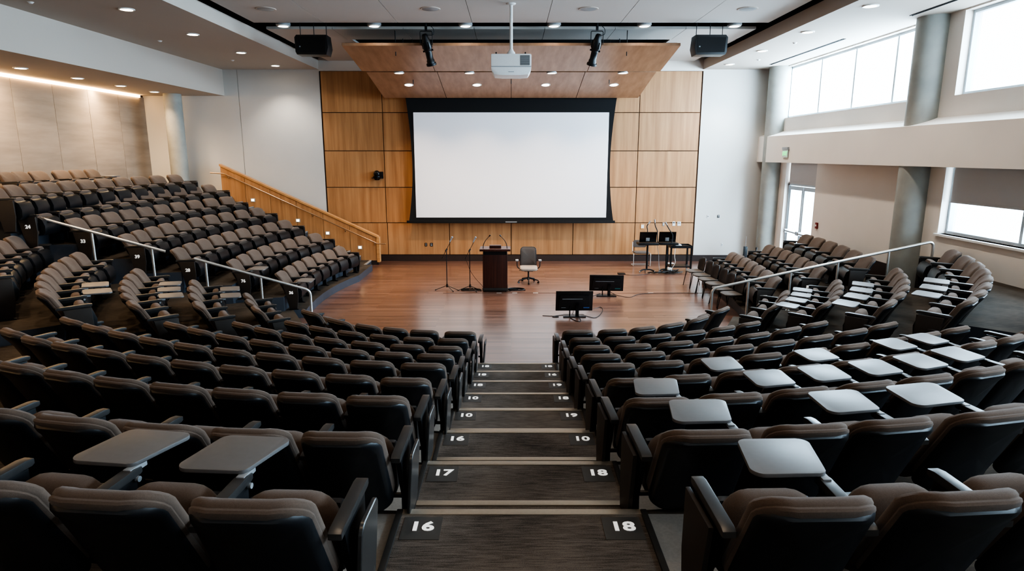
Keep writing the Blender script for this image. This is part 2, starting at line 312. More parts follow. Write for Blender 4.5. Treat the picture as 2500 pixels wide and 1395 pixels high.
SEATS = {
 'A0': [(-0.816,10.655,0,-0.137,1.142), (-1.458,10.744,0,-0.189,1.053), (-1.969,10.874,0,-0.314,0.976), (-2.464,11.069,0,-0.465,1.1), (-3.029,11.404,0,-0.652,1.279), (-3.726,12.038,0,-0.737,1.279)],
 'B0': [(1.091,10.724,0,0.114,1.116), (1.715,10.795,0,0.184,1.068), (2.248,10.936,0,0.345,1.05), (2.774,11.174,0,0.529,1.185), (3.344,11.575,0,0.737,1.25), (3.983,12.276,0,0.83,1.25)],
 'A1': [(-0.835,9.507,0.213,-0.125,0.984), (-1.386,9.576,0.213,-0.179,0.996), (-1.929,9.703,0.213,-0.286,1.021), (-2.467,9.893,0.213,-0.394,1.044), (-2.993,10.145,0.213,-0.503,1.064), (-3.509,10.468,0.213,-0.557,1.075)],
 'E1': [(-4.481,11.455,0.2,-0.996,1.094), (-4.817,11.974,0.2,-1.055,1.104), (-5.097,12.542,0.2,-1.113,1.119)],
 'B1': [(1.077,9.553,0.213,0.112,0.996), (1.637,9.615,0.213,0.164,1.032), (2.218,9.741,0.213,0.263,1.085), (2.802,9.929,0.213,0.359,1.097), (3.363,10.17,0.213,0.445,1.067), (3.887,10.448,0.213,0.487,1.041)],
 'F1': [(4.708,11.628,0.213,0.944,1.242), (5.119,12.194,0.213,1.021,1.16), (5.389,12.737,0.213,1.109,1.086)],
 'A2': [(-0.835,8.423,0.426,-0.134,0.971), (-1.381,8.497,0.426,-0.179,0.998), (-1.939,8.622,0.426,-0.267,1.04), (-2.498,8.802,0.426,-0.356,1.053), (-3.04,9.031,0.426,-0.444,1.039), (-3.545,9.3,0.426,-0.528,0.996), (-4.008,9.597,0.426,-0.571,0.969)],
 'E2': [(-5.073,10.508,0.5,-1.014,1.291), (-5.464,11.136,0.5,-1.05,1.263), (-5.788,11.754,0.5,-1.121,1.212), (-6.063,12.376,0.5,-1.155,1.188)],
 'B2': [(1.04,8.457,0.426,0.113,1.045), (1.631,8.523,0.426,0.155,1.072), (2.236,8.643,0.426,0.238,1.119), (2.849,8.819,0.426,0.322,1.146), (3.454,9.05,0.426,0.404,1.152), (4.038,9.328,0.426,0.483,1.137), (4.594,9.648,0.426,0.521,1.125)],
 'F2': [(5.248,10.817,0.44,0.885,1.015), (5.613,11.262,0.44,0.931,1.011), (5.926,11.727,0.44,1.023,1.005), (6.194,12.215,0.44,1.114,0.998), (6.42,12.734,0.44,1.16,0.996)],
 'A3': [(-0.846,7.421,0.639,-0.132,0.939), (-1.377,7.491,0.639,-0.167,0.969), (-1.927,7.603,0.639,-0.237,1.02), (-2.489,7.761,0.639,-0.31,1.052), (-3.051,7.964,0.639,-0.384,1.063), (-3.596,8.208,0.639,-0.458,1.055), (-4.113,8.487,0.639,-0.529,1.026), (-4.599,8.795,0.639,-0.565,1.008)],
 'E3': [(-5.322,9.145,0.84,-0.897,1.124), (-5.722,9.645,0.84,-0.938,1.109), (-6.064,10.155,0.84,-1.02,1.081), (-6.356,10.677,0.84,-1.1,1.054), (-6.599,11.206,0.84,-1.18,1.026), (-6.797,11.748,0.84,-1.22,1.014)],
 'B3': [(1.013,7.416,0.639,0.151,1.001), (1.58,7.502,0.639,0.176,1.017), (2.154,7.619,0.639,0.227,1.049), (2.738,7.77,0.639,0.282,1.082), (3.33,7.96,0.639,0.34,1.115), (3.927,8.191,0.639,0.401,1.148), (4.526,8.466,0.639,0.464,1.182), (5.13,8.793,0.639,0.496,1.199)],
 'F3': [(5.627,9.621,0.75,0.848,1.244), (6.097,10.153,0.75,0.889,1.217), (6.496,10.691,0.75,0.972,1.166), (6.835,11.234,0.75,1.05,1.114), (7.118,11.776,0.75,1.124,1.063), (7.354,12.319,0.75,1.16,1.038)],
 'A4': [(-0.856,6.447,0.852,-0.137,0.989), (-1.418,6.524,0.852,-0.163,0.986), (-1.964,6.629,0.852,-0.217,0.983), (-2.503,6.763,0.852,-0.27,0.984), (-3.036,6.926,0.852,-0.323,0.989), (-3.563,7.118,0.852,-0.377,0.999), (-4.085,7.341,0.852,-0.432,1.013), (-4.603,7.597,0.852,-0.488,1.031), (-5.114,7.888,0.852,-0.546,1.054), (-5.627,8.22,0.852,-0.575,1.067)],
 'E4': [(-6.134,8.507,1.15,-0.913,1.117), (-6.525,9.013,1.15,-0.946,1.111), (-6.872,9.531,1.15,-1.013,1.101), (-7.182,10.066,1.15,-1.08,1.091), (-7.452,10.615,1.15,-1.147,1.082), (-7.683,11.177,1.15,-1.213,1.072), (-7.877,11.756,1.15,-1.246,1.069)],
 'B4': [(0.999,6.444,0.852,0.149,0.956), (1.543,6.525,0.852,0.169,0.975), (2.098,6.631,0.852,0.21,1.009), (2.665,6.765,0.852,0.254,1.033), (3.235,6.926,0.852,0.299,1.047), (3.803,7.116,0.852,0.344,1.052), (4.362,7.33,0.852,0.386,1.046), (4.906,7.565,0.852,0.426,1.031), (5.436,7.817,0.852,0.445,1.02)],
 'F4': [(5.935,8.395,1.07,0.776,1.126), (6.394,8.845,1.07,0.81,1.148), (6.835,9.339,1.07,0.877,1.196), (7.257,9.883,1.07,0.948,1.244), (7.654,10.479,1.07,1.022,1.293), (8.018,11.128,1.07,1.1,1.343), (8.341,11.829,1.07,1.181,1.394), (8.619,12.593,1.07,1.222,1.421)],
 'A5': [(-0.861,5.42,1.065,-0.155,0.917), (-1.381,5.501,1.065,-0.175,0.922), (-1.899,5.603,1.065,-0.214,0.932), (-2.417,5.726,1.065,-0.253,0.939), (-2.933,5.871,1.065,-0.294,0.943), (-3.444,6.037,1.065,-0.334,0.944), (-3.947,6.223,1.065,-0.374,0.942), (-4.441,6.428,1.065,-0.413,0.937), (-4.912,6.644,1.065,-0.498,0.931), (-5.354,6.924,1.065,-0.563,0.933)],
 'B5': [(0.993,5.414,1.065,0.168,0.903), (1.505,5.501,1.065,0.185,0.933), (2.043,5.611,1.065,0.22,0.982), (2.598,5.745,1.065,0.258,1.012), (3.158,5.905,1.065,0.298,1.022), (3.71,6.087,1.065,0.338,1.011), (4.245,6.287,1.065,0.373,0.98), (4.753,6.495,1.065,0.402,0.929), (5.205,6.693,1.065,0.502,0.892), (5.616,6.969,1.065,0.589,0.894)],
 'A6': [(-0.903,4.465,1.278,-0.102,0.941), (-1.439,4.52,1.278,-0.126,0.931), (-1.954,4.598,1.278,-0.176,0.914), (-2.458,4.7,1.278,-0.224,0.906), (-2.954,4.826,1.278,-0.273,0.907), (-3.445,4.977,1.278,-0.322,0.915), (-3.934,5.153,1.278,-0.377,0.921), (-4.417,5.362,1.278,-0.408,0.922)],
 'B6': [(0.98,4.428,1.278,0.147,0.992), (1.544,4.512,1.278,0.167,0.988), (2.094,4.616,1.278,0.207,0.982), (2.637,4.742,1.278,0.246,0.98), (3.176,4.888,1.278,0.286,0.983), (3.705,5.055,1.278,0.346,0.985), (4.218,5.264,1.278,0.413,0.985), (4.729,5.504,1.278,0.439,0.986)],
 'A7': [(-0.865,3.405,1.491,-0.076,0.938), (-1.401,3.446,1.491,-0.1,0.932), (-1.921,3.51,1.491,-0.15,0.961), (-2.475,3.608,1.491,-0.207,0.996), (-3.028,3.743,1.491,-0.24,0.997)],
 'B7': [(1.013,3.431,1.491,0.115,1.053), (1.616,3.501,1.491,0.129,0.988), (2.135,3.577,1.491,0.168,1.033), (2.772,3.696,1.491,0.228,1.143), (3.401,3.871,1.491,0.27,1.145)],
 'A8': [(-0.954,2.362,1.704,-0.113,0.987), (-1.519,2.427,1.704,-0.129,0.987), (-2.082,2.508,1.704,-0.144,0.987)],
 'B8': [(1.165,2.374,1.704,0.08,0.976), (1.718,2.418,1.704,0.119,0.975), (2.267,2.506,1.704,0.158,0.976)],
 'L0': [(-5.303,14.942,0.2,-1.487,1.282), (-5.365,15.675,0.2,-1.516,1.264), (-5.383,16.382,0.2,-1.575,1.232), (-5.359,17.072,0.2,-1.637,1.205), (-5.293,17.743,0.2,-1.702,1.183), (-5.185,18.397,0.2,-1.768,1.165), (-5.033,19.042,0.2,-1.803,1.159)],
 'L1': [(-6.283,14.633,0.54,-1.446,1.333), (-6.379,15.392,0.54,-1.477,1.316), (-6.425,16.127,0.54,-1.54,1.285), (-6.423,16.847,0.54,-1.607,1.259), (-6.374,17.551,0.54,-1.675,1.24), (-6.277,18.24,0.54,-1.746,1.226), (-6.133,18.913,0.54,-1.818,1.219), (-5.938,19.582,0.54,-1.854,1.217)],
 'L2': [(-7.16,13.912,0.92,-1.426,1.309), (-7.269,14.657,0.92,-1.451,1.307), (-7.339,15.398,0.92,-1.502,1.306), (-7.372,16.141,0.92,-1.553,1.308), (-7.366,16.887,0.92,-1.604,1.313), (-7.323,17.636,0.92,-1.654,1.322), (-7.241,18.389,0.92,-1.703,1.334), (-7.122,19.144,0.92,-1.751,1.349), (-6.963,19.909,0.92,-1.775,1.358)],
 'L3': [(-7.911,13.339,1.3,-1.385,1.195), (-8.038,14.013,1.3,-1.411,1.206), (-8.131,14.699,1.3,-1.462,1.229), (-8.19,15.404,1.3,-1.511,1.256), (-8.216,16.128,1.3,-1.558,1.286), (-8.208,16.871,1.3,-1.603,1.318), (-8.167,17.633,1.3,-1.645,1.353), (-8.093,18.414,1.3,-1.686,1.391), (-7.985,19.214,1.3,-1.724,1.43), (-7.842,20.038,1.3,-1.742,1.45)],
 'L4': [(-8.775,13.071,1.66,-1.42,1.26), (-8.884,13.788,1.66,-1.442,1.265), (-8.962,14.51,1.66,-1.484,1.278), (-9.011,15.242,1.66,-1.525,1.292), (-9.03,15.985,1.66,-1.565,1.309), (-9.02,16.739,1.66,-1.604,1.328), (-8.98,17.504,1.66,-1.641,1.349), (-8.911,18.28,1.66,-1.678,1.372), (-8.812,19.067,1.66,-1.714,1.396), (-8.682,19.869,1.66,-1.731,1.409)],
 'L5': [(-9.335,12.451,2.02,-1.463,1.29), (-9.415,13.192,2.02,-1.475,1.295), (-9.478,13.938,2.02,-1.499,1.307), (-9.523,14.692,2.02,-1.522,1.32), (-9.552,15.455,2.02,-1.545,1.333), (-9.564,16.226,2.02,-1.567,1.347), (-9.558,17.005,2.02,-1.589,1.362), (-9.535,17.794,2.02,-1.61,1.377), (-9.496,18.59,2.02,-1.631,1.393), (-9.439,19.396,2.02,-1.651,1.41), (-9.365,20.212,2.02,-1.661,1.418)],
 'L6': [(-9.45,11.977,2.36,-1.337,1.116), (-9.598,12.6,2.36,-1.358,1.13), (-9.723,13.242,2.36,-1.4,1.162), (-9.824,13.907,2.36,-1.439,1.195), (-9.902,14.596,2.36,-1.476,1.23), (-9.958,15.309,2.36,-1.51,1.267), (-9.99,16.045,2.36,-1.543,1.305), (-9.999,16.805,2.36,-1.574,1.345), (-9.985,17.589,2.36,-1.603,1.385), (-9.948,18.396,2.36,-1.631,1.419), (-9.887,19.231,2.36,-1.644,1.419)],
 'L7': [(-11.08,14.375,2.56,-1.571,0.707), (-11.08,14.785,2.56,-1.571,0.83), (-11.08,15.338,2.56,-1.571,1.133), (-11.08,16.116,2.56,-1.571,1.133), (-11.08,16.717,2.56,-1.571,1.024), (-11.08,17.304,2.56,-1.571,1.011)],
 'R0': [(5.837,14.26,0.213,1.433,1.183), (5.937,14.987,0.213,1.444,1.183), (6.016,15.663,0.213,1.467,1.142), (6.073,16.291,0.213,1.494,1.056), (6.109,16.869,0.213,1.525,0.972), (6.124,17.398,0.213,1.563,0.889), (6.117,17.884,0.213,1.585,0.848)],
 'R1': [(6.772,14.128,0.46,1.399,1.145), (6.887,14.792,0.46,1.416,1.139), (6.973,15.419,0.46,1.453,1.08), (7.032,16.015,0.46,1.494,1.022), (7.062,16.578,0.46,1.54,0.966), (7.065,17.109,0.46,1.592,0.912), (7.041,17.615,0.46,1.62,0.887)],
 'R2': [(7.458,13.498,0.8,1.383,1.432), (7.612,14.31,0.8,1.401,1.4), (7.729,15.083,0.8,1.441,1.335), (7.81,15.823,0.8,1.484,1.273), (7.855,16.53,0.8,1.531,1.214), (7.865,17.21,0.8,1.557,1.185)],
 'E5': [(-7.549,9.002,1.45,-0.908,1.08), (-7.923,9.515,1.45,-0.974,1.08), (-8.263,10.052,1.45,-1.040,1.08), (-8.566,10.610,1.45,-1.107,1.08), (-8.831,11.188,1.45,-1.173,1.08), (-9.058,11.781,1.45,-1.239,1.08)],
 'F5': [(6.139,6.754,1.45,0.646,1.08), (6.665,7.179,1.45,0.712,1.08), (7.162,7.637,1.45,0.778,1.08), (7.628,8.128,1.45,0.845,1.08), (8.060,8.648,1.45,0.911,1.08)],
}
# ------------------------------------------------------------------ the room shell
YF = 22.8; XW = 9.1; XL = -12.7; YB = -3.0
bm = NB(); box(bm, -13.2, 9.6, -3.2, 23.2, -.2, 0); struct('floor', bm, 'floor')
# front wall: white plaster left and right of the timber wall
bm = NB(); box(bm, XL-.3, -9.42, YF, YF+.3, 0, 7.6); box(bm, -9.4, -6.6, YF, YF+.3, 0, 7.6); box(bm, 6.6, XW+.6, YF, YF+.3, 0, 7.6)
box(bm, -9.42, -9.4, YF+.02, YF+.3, 0, 7.6)
struct('wall_front', bm, 'white')
bm = NB(); box(bm, -6.6, 6.6, YF+.04, YF+.3, 0, 7.6); struct('wall_front', bm, 'groove')
bm = NB()
zs = [.23, 1.39, 2.65, 3.92, 5.22, 6.6]; g = .012
for zi in range(5):
    xs = [-6.56, -4.45, -2.225, 0, 2.225, 4.45, 6.56] if zi in (0,) else [-6.56, -4.47, 4.45, 6.56]
    for a, b_ in zip(xs, xs[1:]): box(bm, a+g, b_-g, YF-.01, YF+.05, zs[zi]+g, zs[zi+1]-g, bev=.004)
struct('wall_front', bm, 'wood')
bm = NB(); box(bm, -6.6, 6.6, YF-.02, YF+.04, 6.6, 7.6); struct('wall_front', bm, 'beige')
bm = NB(); box(bm, -6.6, XW, YF-.03, YF+.01, 0, .22); struct('baseboard_front', bm, 'base')
# left wall (grey tall panels), back wall
bm = NB(); box(bm, XL-.3, XL-.03, YB, YF, 0, 7.6); struct('wall_left', bm, 'groove')
bm = NB(); y = YF
while y > YB:
    box(bm, XL-.04, XL, y-1.5+.006, y-.006, 0, 5.72); y -= 1.5
struct('wall_left', bm, 'greywall')
bm = NB(); box(bm, XL, XW, YB-.3, YB, 0, 7.6); struct('wall_back', bm, 'beige')
# ---- right wall: windows, door
def wall_right():
    bm = NB(); X0, X1 = XW, XW+.35
    # pieces around openings: door y19.2-21.35 z0-3.6 ; lower window y..13.5 z2.14-3.6 ; upper windows z4.98-6.62
    box(bm, X0, X1, 21.35, YF, 0, 4.98); box(bm, X0, X1, 13.5, 19.2, 0, 4.98); box(bm, X0, X1, 19.2, 21.35, 3.6, 4.98)
    box(bm, X0, X1, YB, 13.5, 0, 2.14); box(bm, X0, X1, YB, 13.5, 3.6, 4.98)
    box(bm, X0, X1, YB, YF, 6.62, 7.6); box(bm, X0, X1, 21.95, YF, 4.98, 6.62); box(bm, X0, X1, 13.55, 14.7, 4.98, 6.62)
    struct('wall_right', bm, 'beige')
wall_right()
# projecting beam with a sloping sill on top
bm = NB(); prism(bm, [(8.65, 3.54), (9.1, 3.54), (9.1, 4.56), (8.65, 4.39)], YB, YF, 'y'); struct('trim_1', bm, 'beige')
def window(n, y0, y1, z0, z1, ys, shade=None):
    bm = NB(); xo = XW+.16; t = .06
    box(bm, xo, xo+.1, y0, y1, z0, z0+t); box(bm, xo, xo+.1, y0, y1, z1-t, z1); box(bm, xo, xo+.1, y0, y0+t, z0+t, z1-t); box(bm, xo, xo+.1, y1-t, y1, z0+t, z1-t)
    for yy in ys: box(bm, xo-.02, xo+.12, yy-.035, yy+.035, z0+t, z1-t)
    w = struct('window_%d' % n, bm, 'alu')
    ed = [y0]+sorted(ys)+[y1]
    for a, b_ in zip(ed, ed[1:]):
        bm = NB(); box(bm, xo+.04, xo+.05, a+.05, b_-.05, z0+t, z1-t); obj('pane', bm, 'glass', w, smooth=False)
    return w
window(1, 14.7, 21.95, 4.98, 6.62, [16.0, 17.88, 19.8])
window(2, YB, 13.55, 4.98, 6.62, [11.65, 9.75, 7.85, 5.95, 4.05, 2.15, .25])
w3 = window(3, YB, 13.5, 2.14, 3.6, [11.45, 9.45, 7.45, 5.45, 3.45, 1.45])
bm = NB(); box(bm, XW-.06, XW+.16, YB, 13.56, 2.09, 2.14, bev=.008); struct('trim_2', bm, 'whitep')
# door: double glazed aluminium doors with panic bars
bm = NB(); X = XW+.12
box(bm, X, X+.12, 19.2, 19.28, 0, 2.86); box(bm, X, X+.12, 21.27, 21.35, 0, 2.86); box(bm, X, X+.12, 19.2, 21.35, 2.8, 2.88)
d = struct('door_1', bm, 'alu')
for k, (a, b_) in enumerate(((19.29, 20.26), (20.28, 21.26))):
    bm = NB(); x = X+.02
    box(bm, x, x+.06, a, a+.09, .02, 2.78); box(bm, x, x+.06, b_-.09, b_, .02, 2.78); box(bm, x, x+.06, a+.09, b_-.09, 2.66, 2.78); box(bm, x, x+.06, a+.09, b_-.09, .02, .28)
    lf = obj('door_leaf', bm, 'alu', d, smooth=False)
    bm = NB(); box(bm, x+.025, x+.035, a+.09, b_-.09, .28, 2.66); obj('pane', bm, 'glass', lf, smooth=False)
    bm = NB(); tube(bm, [(x-.07, a+.06, 1.3), (x-.07, b_-.06, 1.3)], .028); box(bm, x-.1, x, a+.02, a+.1, 1.24, 1.36, bev=.01); box(bm, x-.1, x, b_-.1, b_-.02, 1.24, 1.36, bev=.01)
    obj('panic_bar', bm, 'greyp', lf)
bm = NB(); box(bm, X, X+.03, 19.32, 21.3, 2.88, 3.56); box(bm, X-.015, X+.04, 19.3, 21.32, 2.86, 2.91); s = obj('roller_shade', bm, 'shade', smooth=False); tag(s, 'grey roller shade drawn down above the glass exit door', 'window shade')
bm = NB(); box(bm, X, X+.03, 19.2, 21.35, 3.56, 3.62); struct('trim_3', bm, 'alu')
bm = NB(); box(bm, XW+.1, XW+.12, YB, 13.38, 2.83, 3.56); box(bm, XW+.09, XW+.13, YB, 13.38, 2.80, 2.84); s = obj('roller_shade', bm, 'shade', smooth=False); tag(s, 'wide dark grey roller shade half lowered over the lower side window', 'window shade')
bm = NB(); box(bm, XW-.02, XW, YB, 19.2, .8, 1.2); struct('baseboard_right', bm, 'base')
# columns
for n, (cx_, cy_, lab) in enumerate(((8.98, 22.15, 'round concrete column in the far right corner beside the glass door'), (9.03, 14.35, 'round concrete column between the two banks of side windows'))):
    bm = NB(); cyl(bm, (cx_, cy_, 0), (cx_, cy_, 6.66), .36, seg=40); tag(obj('concrete_column', bm, 'column'), lab, 'column', 'round concrete columns')
bm = NB(); cyl(bm, (-11.35, 22.1, 0), (-11.35, 22.1, 5.79), .28, seg=40); tag(obj('concrete_column', bm, 'column'), 'slim round concrete column in the left corner behind the top row', 'column', 'round concrete columns')
# ---- ceilings
ZP = 6.93
bm = NB(); box(bm, XL-.3, XW+.4, YB-.3, YF+.3, 7.6, 7.8); struct('ceiling', bm, 'black')
bm = NB(); box(bm, 6.58, XW+.35, YB, YF, 6.65, 6.75); box(bm, 6.58, 6.62, YB, YF, 6.75, 6.97); struct('ceiling', bm, 'ceilside')
bm = NB(); box(bm, -9.9, -6.6, YB, YF, 6.65, 6.75); box(bm, -6.64, -6.6, YB, YF, 6.75, 6.97); struct('ceiling', bm, 'ceilside')
bm = NB(); box(bm, XL, -9.9, YB, YF, 5.78, 5.88)
box(bm, -9.98, -9.9, YB, YF, 5.88, 6.75); struct('ceiling', bm, 'ceilside')
bm = NB(); jx = [-6.26, -4.57, -2.76, -.95, .86, 2.66, 4.46, 6.26]; q = .006
for a, b_ in zip(jx, jx[1:]): box(bm, a+q, b_-q, YB, 16.4, ZP, ZP+.06)
box(bm, -6.25, 6.25, YB, 16.35, ZP+.03, ZP+.07)
struct('ceiling', bm, 'ceil')
bm = NB()
for a, b_ in zip(jx, jx[1:]):
    box(bm, a+q, b_-q, 17.2, 18.7, ZP, ZP+.06); box(bm, a+q, b_-q, 21.0, YF, ZP, ZP+.06)
box(bm, -6.26, -4.43, 18.7, 21.0, ZP, ZP+.06); box(bm, 4.43, 6.26, 18.7, 21.0, ZP, ZP+.06)
box(bm, -6.25, 6.25, 17.22, 18.68, ZP+.03, ZP+.07)
struct('ceiling', bm, 'ceil')
bm = NB(); box(bm, -6.6, 6.6, YB, YF, 7.25, 7.3); struct('ceiling', bm, 'black')
# cove strip on the left wall
bm = NB(); box(bm, XL+.0, XL+.05, YB, YF-.3, 5.70, 5.775); tag(obj('cove_light', bm, 'cove', smooth=False), 'warm glowing strip light along the top of the grey left wall', 'light')
for y0 in range(-2, 22, 4):
    ld = bpy.data.lights.new('cove_lamp', 'AREA'); ld.shape = 'RECTANGLE'; ld.size = 4; ld.size_y = .06; ld.energy = 110; ld.color = (1, .72, .42)
    lo = bpy.data.objects.new('cove_lamp', ld); COL.objects.link(lo); lo.location = (XL+.16, y0+2, 5.72)
    lo.rotation_euler = (0, math.radians(18), 0); lo.rotation_euler = (Vector((-.35, 0, -1)).to_track_quat('-Z', 'X')).to_euler()
# air slots and sprinkler dots in the side ceiling
for (y0, y1, nm) in ((16.9, 21.6, 'long thin black air slot in the ceiling by the far windows'), (7, 14.2, 'long thin black air slot in the ceiling nearer the camera')):
    bm = NB()
    for dx in (0, .05): box(bm, 8.36+dx, 8.38+dx, y0, y1, 6.640, 6.650)
    tag(obj('air_diffuser', bm, 'black', smooth=False), nm, 'air vent')

# ------------------------------------------------------------------ lights in the ceiling
def lamp(kind, loc, energy, col, **k):
    ld = bpy.data.lights.new('lamp', kind); ld.energy = energy; ld.color = col
    rot = k.pop('rot', None)
    for a, v in k.items(): setattr(ld, a, v)
    o = bpy.data.objects.new('lamp', ld); COL.objects.link(o); o.location = loc
    if rot is not None: o.rotation_euler = rot
    return o
WARM = (1, .74, .50); NEUT = (1, .90, .78)
lens_bm = NB(); lathe(lens_bm, [(.085, 0), (.085, .012)], 20)
ring_bm = NB(); lathe(ring_bm, [(.088, -.004), (.105, -.006), (.112, 0), (.112, .014), (.088, .014)], 24, caps=False)
ring_o = obj('trim_ring', ring_bm, 'whitep'); lens_o = obj('lens', lens_bm, 'lens')
RING, LENS = ring_o.data, lens_o.data
bpy.data.objects.remove(ring_o); bpy.data.objects.remove(lens_o)
def downlight(x, y, z, label, group, energy, col=NEUT, tilt=0, scale=1, spot=110):
    t = thing('ceiling_downlight', label, 'light', (x, y, z-.014), 0, group); t.scale = (scale*1.35,)*3; t.rotation_euler = (math.radians(tilt), 0, 0)
    for nm, me in (('trim_ring', RING), ('lens', LENS)):
        o = bpy.data.objects.new(nm, me); COL.objects.link(o); o.parent = t
    if energy:
        l = lamp('SPOT', (x, y, z-.06), energy, col, spot_size=math.radians(spot), spot_blend=.8, shadow_soft_size=.08)
    return t
for i, y in enumerate((13.3, 16.0, 18.8, 21.5)):
    downlight(7.05, y, 6.65, '%s downlight from the front wall in the right side ceiling, added out of view' % ORD[3-i], 'right side downlights', 120)
    downlight(-7.72, y+.3, 6.65, '%s downlight from the front wall in the left side ceiling, added out of view' % ORD[3-i], 'left side downlights', 120)
for i, y in enumerate((10.6, 7.9, 5.2)):  # unseen extra lamps, added to brighten the side seats and carpet
    downlight(7.05, y, 6.65, '%s downlight from the front wall in the right side ceiling, added out of view' % ORD[4+i], 'right side downlights', 70)
    downlight(-7.72, y+.3, 6.65, '%s downlight from the front wall in the left side ceiling, added out of view' % ORD[4+i], 'left side downlights', 150, WARM)
for i, y in enumerate((13.6, 11.5)):  # two more lamps added out of view to lift the upper left rows
    downlight(-11.5, y, 5.78, '%s added unseen downlight from the corner in the low ceiling above the upper left rows' % ORD[4+i], 'low soffit downlights', 50, WARM)
for i, y in enumerate((15.6, 17.6, 19.5, 21.3)):
    downlight(-11.5, y, 5.78, '%s added unseen downlight from the corner in the low ceiling above the upper left rows' % ORD[3-i], 'low soffit downlights', 70, WARM)
for i, x in enumerate((-5.62, -3.38, -1.13, 1.05, 3.28, 5.5)):
    bm = NB(); lathe(bm, [(.13, 0), (.13, .3)], 24)
    t = downlight(x, 16.62, 6.9, '%s round downlight from the left in the black ceiling slot' % ORD[i], 'black slot downlights', 150, spot=62)
    o = obj('housing', xf(bm, T(0, 0, .015)), 'greyp', t)
# canopy: two tilted timber reflectors
def reflector(label, ya, za, yb, zb, joints):
    t = thing('ceiling_reflector', label, 'ceiling panel', (0, (ya+yb)/2, (za+zb)/2))
    L = math.hypot(yb-ya, zb-za); ang = math.atan2(zb-za, yb-ya)
    xs = [-4.28]+joints+[4.28]
    for a, b_ in zip(xs, xs[1:]):
        bm = NB(); box(bm, a+.008, b_-.008, -L/2, L/2, 0, .07, bev=.004); xf(bm, Matrix.Rotation(ang, 4, 'X'))
        obj('timber_panel', bm, 'canopy', t, smooth=False)
    bm = NB(); box(bm, -4.2, 4.2, -L/2+.05, L/2-.05, .03, .09); xf(bm, Matrix.Rotation(ang, 4, 'X')); obj('backing_frame', bm, 'groove', t, smooth=False)
    bm = NB()
    for sx in (-3, 0, 3):
        cyl(bm, (sx, -.6, 0), (sx, -.6, 7.25-(za+zb)/2), .012); cyl(bm, (sx, .6, 0), (sx, .6, 7.25-(za+zb)/2), .012)
    obj('hanger_rods', bm, 'frame', t)
    return ang
angU = reflector('upper tilted timber ceiling reflector hanging over the stage', 16.9, 6.48, 19.05, 6.13, [-2.18, 2.18])
angL = reflector('lower tilted timber ceiling reflector just above the projection screen', 19.6, 6.17, 22.2, 5.66, [-2.18, 0, 2.18])
for i, x in enumerate((-3.22, -1.08, 1.08, 3.22)):
    k = .42; y = 19.6+2.6*k; z = 6.17-.51*k
    downlight(x*1.0, y+.1, z-.012, '%s round downlight from the left in the lower timber reflector' % ORD[i], 'timber reflector downlights', 170, WARM, tilt=math.degrees(angL))
for i, x in enumerate((-3.27, -1.22, 1.18, 3.25)):
    t = downlight(x, 19.36, 6.125, '%s downlight from the left in the slot between timber reflectors' % ORD[i], 'reflector slot downlights', 150, WARM)
    bm = NB(); lathe(bm, [(.1, .015), (.1, .35)], 20); obj('housing', bm, 'greyp', t)
bm = NB(); box(bm, -4.3, 4.3, 19.1, 19.58, 6.5, 6.52); tag(obj('slot_backing', bm, 'groove', smooth=False), 'dark strip closing the slot between the two timber reflectors', 'ceiling panel')
for j, y in enumerate((9.5, 4.5, .5)):  # unseen lamps added overhead to warm the aisle and foreground seats
    for i, x in enumerate((-4.6, -1.6, 1.6, 4.6)):
        downlight(x, y, 6.93, '%s downlight from the left, %s row of added unseen ceiling lights above the seats' % (ORD[i], ORD[j]), 'added unseen ceiling downlights', 45, WARM, spot=95)
# round ceiling loudspeakers
for i, x in enumerate((-5.4, -1.78, 1.7, 5.2)):
    t = thing('ceiling_speaker', '%s flat round ceiling speaker from the left in the white ceiling' % ORD[i], 'speaker', (x, 14.9, ZP), 0, 'round ceiling speakers')
    bm = NB(); lathe(bm, [(.19, -.012), (.21, -.012), (.225, 0), (.19, 0)], 32); obj('rim', bm, 'ceilside', t)
    bm = NB(); lathe(bm, [(.17, -.016), (.19, -.01), (.19, 0)], 32); obj('grille', bm, 'greyp', t)
for i, (x, y) in enumerate(((-9.2, 13.0), (-9.0, 17.2), (-8.6, 20.6), (7.6, 20.5), (7.4, 17.5))):
    bm = NB(); lathe(bm, [(.03, -.03), (.05, -.006), (.06, 0)], 16); t = obj('ceiling_sensor', xf(bm, T(x, y, 6.65)), 'whitep')
    tag(t, ['small ceiling sprinkler nearest the camera on the left', 'small ceiling sprinkler midway along the left ceiling', 'small ceiling sprinkler at the far end of the left ceiling', 'small ceiling sprinkler at the far end of the right ceiling', 'small ceiling sprinkler midway along the right ceiling'][i], 'sprinkler')
# daylight: bright sky outside plus soft sky panels beyond the glass
W = bpy.data.worlds.new('world'); SC.world = W; W.use_nodes = True
W.node_tree.nodes['Background'].inputs[0].default_value = (.74, .88, 1, 1); W.node_tree.nodes['Background'].inputs[1].default_value = 4.0
rotw = Vector((-1, 0, -.35)).to_track_quat('-Z', 'Y').to_euler()
DAY = (.62, .83, 1)
lamp('AREA', (9.9, 18.3, 5.9), 900, DAY, shape='RECTANGLE', size=7, size_y=1.8, rot=rotw)
lamp('AREA', (9.9, 5.5, 5.9), 900, DAY, shape='RECTANGLE', size=15, size_y=1.8, rot=rotw)
lamp('AREA', (9.8, 8, 2.6), 300, DAY, shape='RECTANGLE', size=10, size_y=.8, rot=Vector((-1, 0, -.1)).to_track_quat('-Z', 'Y').to_euler())
lamp('AREA', (9.7, 20.3, 1.5), 260, DAY, shape='RECTANGLE', size=2, size_y=2.4, rot=Vector((-1, 0, 0)).to_track_quat('-Z', 'Y').to_euler())
